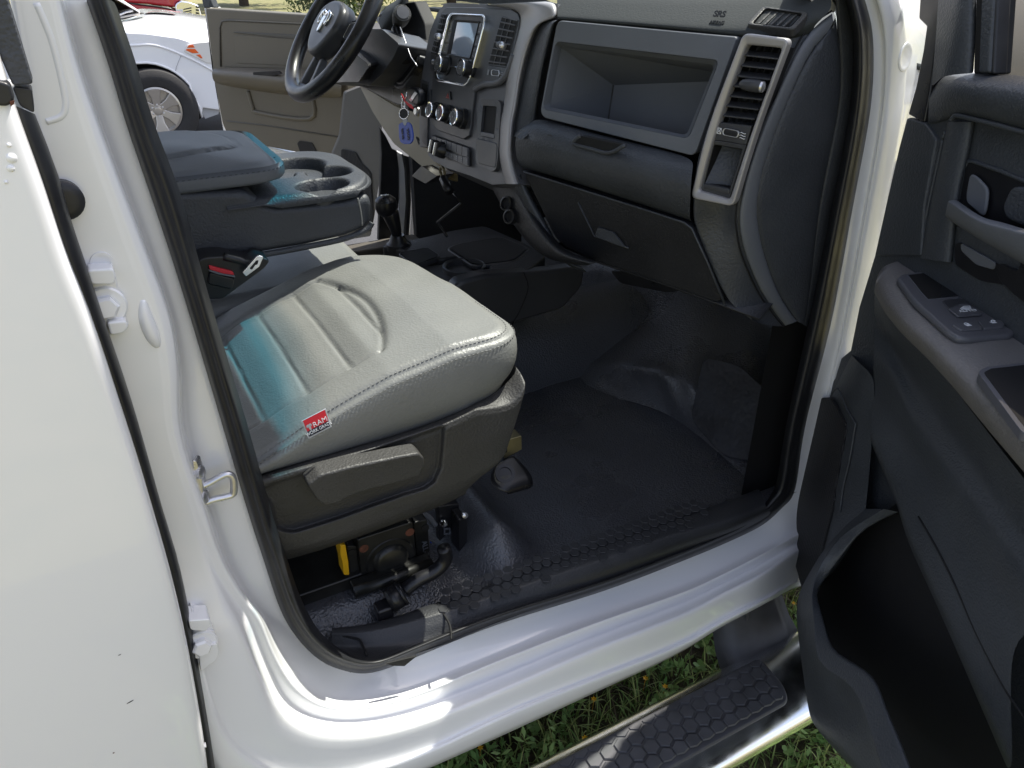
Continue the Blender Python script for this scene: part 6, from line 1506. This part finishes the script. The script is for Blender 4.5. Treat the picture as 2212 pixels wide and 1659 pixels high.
def leaves(name, gen, m, kind='stuff'):
    V = []; F = []; T = []
    gen(V, F, T)
    me = bpy.data.meshes.new(name); me.from_pydata([tuple(v) for v in V], [], F); me.materials.append(MATS[m])
    at = me.attributes.new("tint", 'FLOAT', 'POINT'); at.data.foreach_set("value", T)
    for p in me.polygons: p.use_smooth = True
    o = bpy.data.objects.new(name, me); COL.objects.link(o); 
    if kind: o['kind'] = kind
    return o
def blade(V, F, T, x, y, ln, wd, ang, lean, t, z0=0.0):
    d = Vector((math.cos(ang), math.sin(ang), 0)); s = Vector((-d.y, d.x, 0)); b = len(V); n = 4
    for k in range(n+1):
        q = k/n; p = Vector((x, y, z0))+d*(lean*ln*q**1.8)+Vector((0, 0, ln*q*(1-.35*lean*q)))
        ww = wd*(1-q**2.2)+.0002
        V += [p-s*ww, p+s*ww]; T += [t*(.4+.6*q)]*2
    for k in range(n): F.append((b+2*k, b+2*k+1, b+2*k+3, b+2*k+2))
def spot(): return rg.uniform(-.1, 2.5), rg.uniform(-.75, 1.25)
def g1(V, F, T):
    for _ in range(22000):
        x, y = spot()
        if noise.noise(Vector((x*3, y*3, 2))) < -.22 and rg.random() < .75: continue
        blade(V, F, T, x, y, rg.uniform(.03, .10), rg.uniform(.001, .0026), rg.uniform(0, 6.28), rg.uniform(.2, 1.1), rg.random()**1.3)
def g2(V, F, T):
    for _ in range(5200):
        x, y = spot()
        if noise.noise(Vector((x*4, y*4, 7))) < -.05: continue
        h = rg.uniform(.012, .055); t = rg.random(); a0 = rg.uniform(0, 6.28); r_ = rg.uniform(.005, .010)
        if rg.random() < .5:
            for k in range(3):
                a = a0+k*2.094; c = Vector((x+math.cos(a)*r_*1.05, y+math.sin(a)*r_*1.05, h+rg.uniform(-.002, .002))); b = len(V)
                for j in range(7):
                    th = 2*math.pi*j/7; V.append(c+Vector((math.cos(th)*r_, math.sin(th)*r_, .003*math.cos(th-a)))); T.append(t)
                F.append(tuple(range(b, b+7)))
        else:       # narrow leaved weed: rosettes up a stem
            hh = rg.uniform(.03, .09)
            for k in range(rg.randint(4, 9)):
                a = rg.uniform(0, 6.28); z = hh*rg.uniform(.3, 1); d = Vector((math.cos(a), math.sin(a), rg.uniform(.3, 1.2))).normalized(); s = d.cross(Vector((0, 0, 1))).normalized(); L = rg.uniform(.016, .038); w_ = L*.17
                p = Vector((x, y, z)); b = len(V); V += [p, p+d*L*.5-s*w_, p+d*L, p+d*L*.5+s*w_]; T += [t]*4; F.append((b, b+1, b+2, b+3))
            blade(V, F, T, x, y, hh, .0008, a0, .1, t*.6)
def g3(V, F, T):
    for _ in range(1500):
        x, y = spot(); blade(V, F, T, x, y, rg.uniform(.03, .09), .0012, rg.uniform(0, 6.28), rg.uniform(.6, 2.4), rg.random(), rg.uniform(0, .01))
leaves('grass', g1, 'grass_blade'); leaves('clover', g2, 'clover_leaf'); leaves('dry_stalks', g3, 'dry_stalk')
mat('petal_yellow', (.80, .42, .01), .5)
V = []; F = []
fl_px = [(1350+x/3, 1106+0+y/3) for x, y in ()]
for q in k12(1637,1215, 1972,1080, 2098,1133, 1578,1468, 900,1530)+k22(722,594):
    p = ZP(.055)(q)
    for k in range(6):
        a = k*math.pi/3; b = len(V); d = Vector((math.cos(a), math.sin(a), .35)); s = Vector((-d.y, d.x, 0))
        V += [p, p+d*.0045-s*.0022, p+d*.0085, p+d*.0045+s*.0022]; F.append((b, b+1, b+2, b+3))
    b = len(V); V += [p+Vector((-.0006, 0, 0)), p+Vector((.0006, 0, 0)), Vector((p.x+.0006, p.y+.004, 0)), Vector((p.x-.0006, p.y+.004, 0))]; F.append((b, b+1, b+2, b+3))
fo = mk('wildflowers', V, F, 'petal_yellow', None, smooth=False); fo['kind'] = 'stuff'

# =================================================================== white pickup parked on the lot beyond
kq = K(440, 0, 440)
YW2 = 7.9
wp_ = new_empty('parked_pickup', (0.72, YW2, 0))
tag(wp_, 'white parked pickup with amber corner lamp and silver wheel, beyond the open cab', 'pickup truck', None)
def sp2(o): return setp(o, wp_)
def W(P, y=YW2): return on(P, YP(y))
arch = kq(-150,2300, 20,1500, 250,1300, 480,1248, 700,1240, 860,1262, 1000,1305, 1140,1362, 1260,1430, 1360,1505, 1450,1585, 1540,1680)+k00(1240,600, 1290,690, 1310,760)
side = kq(-900,640, -200,628, 270,635, 700,658, 1000,700, 1300,740, 1500,800, 1610,855, 1930,825, 2400,800, 2500,1900)+k00(1420,715, 1310,690)+list(reversed(arch[:-1]))
a0 = W(arch)
side3 = W(kq(-900,640, -200,628, 270,635, 700,658, 1000,700, 1300,740, 1500,800, 1610,855, 1930,825, 2500,790)+k00(1560,380, 1560,720, 1420,715, 1315,700)+list(reversed(arch))+kq(-160,2500, -900,2500))
sp2(prism('body_side', side3, (0, .35, 0), 'white_paint', None, .02, 3))
cr = W(kq(-900,640, -200,628, 270,635, 700,658, 1000,700, 1300,740, 1500,800, 1610,855, 1930,825, 2500,790))
h2 = [YP(YW2+.25)(p) for p in kq(-900,480, -200,470, 200,460, 650,420, 1000,430, 1300,460, 1500,500, 1620,540, 1900,560, 2500,600)]
h3 = [YP(YW2+.7)(p) for p in kq(-900,430, -200,430, 180,412, 650,272, 850,262, 1130,278, 1270,292, 1500,315, 1840,370, 2500,470)]
h4 = [p+Vector((0, .9, 0)) for p in h3]
sp2(loft('hood', [[p+Vector((0, .02, -.05)) for p in cr], cr, h2, h3, h4], 'white_paint', None, 2))
sp2(loft('hood_bulge', [[YP(YW2+.72)(p) for p in kq(640,275, 700,255, 850,240, 1130,262, 1275,295)], [YP(YW2+.95)(p) for p in kq(650,270, 720,232, 850,207, 1130,222, 1275,292)], [YP(YW2+1.4)(p) for p in kq(650,270, 720,232, 850,207, 1130,222, 1275,292)]], 'white_paint', None, 2))
sp2(tube('arch_lip', W(arch, YW2-.004), .012, 'white_paint', None, 8))
sp2(tube('wing_crease', W(kq(300,900, 480,895, 700,880, 900,905, 1150,985, 1400,1090, 1700,1230, 2000,1400), YW2-.001), .012, 'white_paint', None, 8, smoothn=3))
sp2(tube('bumper_seam', W(kq(1380,1090, 1330,1200, 1280,1330, 1260,1420), YW2-.002), .003, 'label_grey', None, 5))
hl_ = prism('headlight', rl(W(kq(1430,1020, 1490,890, 1610,855, 1930,825, 2300,800, 2300,1300, 2010,1252, 1880,1250), YW2-.012), .01), (0, .03, 0), 'lamp_clear', None, .006); sp2(hl_)
ps = [prism('a', W(kq(1490,945, 1530,890, 1610,885, 1645,945), YW2-.016), (0, .01, 0), 'amber', None, .002), prism('a', W(kq(1462,990, 1490,968, 1650,968, 1725,1050, 1600,1055), YW2-.016), (0, .01, 0), 'amber', None, .002), prism('a', W(kq(1670,1085, 1750,1075, 1800,1150, 1770,1160), YW2-.016), (0, .01, 0), 'amber', None, .002)]
am = join('indicator', ps, None); am.parent = hl_; am.matrix_parent_inverse = hl_.matrix_parent_inverse.copy() if False else Matrix.Identity(4)
wc = YP(YW2+.02)(k00(1020,710)[0])
whl = new_empty('wheel', wc); whl.parent = wp_; whl.matrix_parent_inverse = Matrix.Translation(-wp_.location)
def sp3(o): o.parent = whl; o.matrix_parent_inverse = Matrix.Translation(-wc); return o
RT_ = .385
sp3(lathe('tyre', wc, (0, -1, 0), [(.20, -.12), (.34, -.12), (RT_-.01, -.10), (RT_, -.07), (RT_, .05), (RT_-.012, .085), (.33, .11), (.29, .112), (.235, .10), (.215, .07), (.21, 0)], 'tyre', None, 56))
ps = [lathe('r', wc, (0, -1, 0), [(.21, .02), (.222, .085), (.205, .09), (.195, .03), (.19, -.02)], 'alloy', None, 48), lathe('r', wc, (0, -1, 0), [(.20, -.03), (.2, -.028), (0, -.028)], 'metal_black', None, 32)]
for k in range(6):
    th = R(30)+k*math.pi/3; d = Vector((math.cos(th), 0, math.sin(th))); s = Vector((-math.sin(th), 0, math.cos(th))); Y_ = Vector((0, -1, 0))
    ps.append(prism('s', [wc+d*.04+s*.034+Y_*.060, wc+d*.12+s*.040+Y_*.072, wc+d*.205+s*.070+Y_*.085, wc+d*.205-s*.070+Y_*.085, wc+d*.12-s*.040+Y_*.072, wc+d*.04-s*.034+Y_*.060], (0, .035, 0), 'alloy', None, .008, 2))
    ps.append(lathe('n', wc+d*.055+Y_*.06, Y_, [(.010, 0), (.010, .012), (0, .014)], 'zinc', None, 6))
ps.append(lathe('c', wc, (0, -1, 0), [(.075, .03), (.072, .058), (.04, .062), (.036, .075), (.02, .078), (0, .078)], 'alloy', None, 28))
sp3(join('rim', ps, None))
sp2(prism('wheel_well', W(arch+kq(1400,2600, -100,2600), YW2+.25), (0, .03, 0), 'void_black', None, 0))
sp2(prism('mud_flap', W(k00(1305,690, 1420,715, 1415,740, 1330,770, 1312,740), YW2+.05), (0, .02, 0), 'label_grey', None, .003))
# cab: screen pillar, glass, wiper cowl
sp2(prism('windscreen_pillar', [YP(YW2+.45)(p) for p in kq(-300,-300, -200,-300, 230,5, 560,225, 545,250, 110,0)], (0, .06, 0), 'white_paint', None, .01))
sp2(prism('windscreen', [YP(YW2+.55)(p) for p in kq(-500,-300, 60,-40, 110,0, 520,240, 190,380, -500,420)], (0, .02, 0), 'dark_glass', None, 0))
sp2(prism('side_glass', [YP(YW2+.46)(p) for p in kq(-900,-200, -300,-260, 60,0, 340,170, 120,230, -900,350)], (0, .01, 0), 'dark_glass', None, 0))
ps = [prism('c', [YP(YW2+.5)(p) for p in kq(130,260, 250,200, 420,180, 560,240, 660,268, 190,400)], (0, .1, 0), 'metal_black', None, .01),
      tube('c', [YP(YW2+.48)(p) for p in kq(160,300, 280,240, 420,215)], .012, 'zinc', None, 6), tube('c', [YP(YW2+.48)(p) for p in kq(170,350, 400,300, 560,270)], .012, 'alloy', None, 6)]
sp2(join('wiper_cowl', ps, None))
ps = [prism('b', [Vector((-3.2, YW2+.3, .35)), Vector((1.9, YW2+.3, .35)), Vector((1.9, YW2+.3, 1.0)), Vector((-3.2, YW2+.3, 1.05))], (0, 1.4, 0), 'white_paint', None, .05), prism('b', [Vector((-2.0, YW2+.5, 1.05)), Vector((-.4, YW2+.5, 1.05)), Vector((-.9, YW2+.55, 1.72)), Vector((-1.9, YW2+.55, 1.72))], (0, 1.0, 0), 'white_paint', None, .08)]
sp2(join('cab_body', ps, None))

# =================================================================== red pickup behind it
YR2 = 12.5
rp2 = new_empty('red_pickup', (0.9, YR2, 0)); tag(rp2, 'red pickup with a chrome grille, parked behind the white one on the lot', 'pickup truck')
def sp4(o): return setp(o, rp2)
def Wr(P, y=YR2): return on(P, YP(y))
sp4(prism('hood', Wr(kq(-200,-260, 1300,-160, 1420,-20, 1265,60, 1260,150, 700,80, 340,60, 100,0, -200,-100)), (0, 1.6, 0), 'red_paint', None, .05, 3))
sp4(prism('front_wing', Wr(kq(300,45, 380,75, 700,95, 1000,130, 1265,185, 1280,300, 900,800, 300,800, 100,300), YR2-.02), (0, .4, 0), 'red_paint', None, .03, 3))
sp4(tube('hood_gap', Wr(kq(330,62, 600,95, 900,130, 1150,175, 1265,215), YR2-.03), .012, 'metal_black', None, 6))
gf = prism('grille', rl(Wr(kq(1255,110, 1280,60, 1370,15, 1540,40, 1720,105, 1790,330, 1760,370, 1280,300, 1262,180), YR2-.05), .02), (0, .5, 0), 'chrome', None, .03, 3); sp4(gf)
ps = []
for a, b in ((150, 190), (205, 230), (250, 262), (295, 300)): ps.append(prism('s', Wr(kq(1420,a+28, 1575,a-8, 1585,a+16, 1420,a+48), YR2-.06), (0, .02, 0), 'metal_black', None, 0))
for a in (120, 180, 240): ps.append(prism('s', Wr(kq(1660,a, 1720,a+5, 1735,a+40, 1670,a+35), YR2-.06), (0, .02, 0), 'metal_black', None, 0))
sl2 = join('grille_slots', ps, None); sl2.parent = gf
sp4(prism('headlight', rl(Wr(kq(1275,190, 1410,180, 1415,298, 1285,290), YR2-.056), .01), (0, .03, 0), 'lamp_clear', None, .005))
sp4(prism('body', [Vector((-4, YR2+.1, .4)), Vector((1.7, YR2+.1, .4)), Vector((1.7, YR2+.1, 1.0)), Vector((-4, YR2+.1, 1.0))], (0, 1.5, 0), 'red_paint', None, .05))

# white van-like vehicle edge and lamp glimpsed through the windscreen gap
# =================================================================== trees and shrubs beyond the lot
mat('bark', (.07, .05, .035), .9, bump=('noise', 20, .5, .02))
def tree(name, label, x, y, h, rr, seed, cat='tree', group=None):
    rt = random.Random(seed); t = new_empty(name, (x, y, 0)); tag(t, label, cat, group)
    tr_ = tube('trunk', [Vector((0, 0, 0)), Vector((.05, .02, h*.25)), Vector((-.05, .05, h*.5)), Vector((0, 0, h*.8))], [h*.028, h*.022, h*.015, h*.005], 'bark', t, 10) if h > 1.5 else tube('stem', [Vector((0, 0, 0)), Vector((.02, 0, h*.6))], [.05, .02], 'bark', t, 8)
    def gen(V, F, T):
        cl = []
        for _ in range(26):
            a = rt.uniform(0, 6.28); q = rt.random()**.5; z = rt.uniform(.22 if h > 1.5 else .05, .95); e = math.sin(math.pi*min(1, (z-.1)/.9))**.6
            cl.append((Vector((math.cos(a)*rr*q*e, math.sin(a)*rr*q*e, z*h)), rr*rt.uniform(.22, .42), rt.random()))
        for c, r_, tt in cl:
            for _ in range(330):
                d = Vector((rt.gauss(0, 1), rt.gauss(0, 1), rt.gauss(0, .8))).normalized(); p = c+d*r_*rt.random()**.4
                u = Vector((rt.gauss(0, 1), rt.gauss(0, 1), rt.gauss(0, 1))).normalized(); v = u.cross(d)
                if v.length < .1: continue
                v.normalize(); L = rr*rt.uniform(.025, .05); b = len(V); V += [p-u*L, p+v*L*.5, p+u*L, p-v*L*.5]; T += [min(1, max(0, tt*.6+rt.random()*.5))]*4; F.append((b, b+1, b+2, b+3))
    o = leaves('crown', gen, 'tree_leaf', None); o.parent = t; return t
tree('leafy_tree', 'tall leafy tree beyond the lot, seen past the nose of the red pickup', 3.2, 30, 7.5, 3.2, 3)
tree('leafy_tree', 'broad tree beyond the lot, seen through the open driver\'s window', 6.4, 32, 6.5, 3.4, 4)
tree('shrub', 'yellow-green shrub at the edge of the lot, seen over the steering wheel', 7.5, 24, 1.7, 1.6, 5, 'shrub')
tree('leafy_tree', 'tree at the far right of the lot, seen over the dashboard', 14, 30, 7, 3.4, 6)
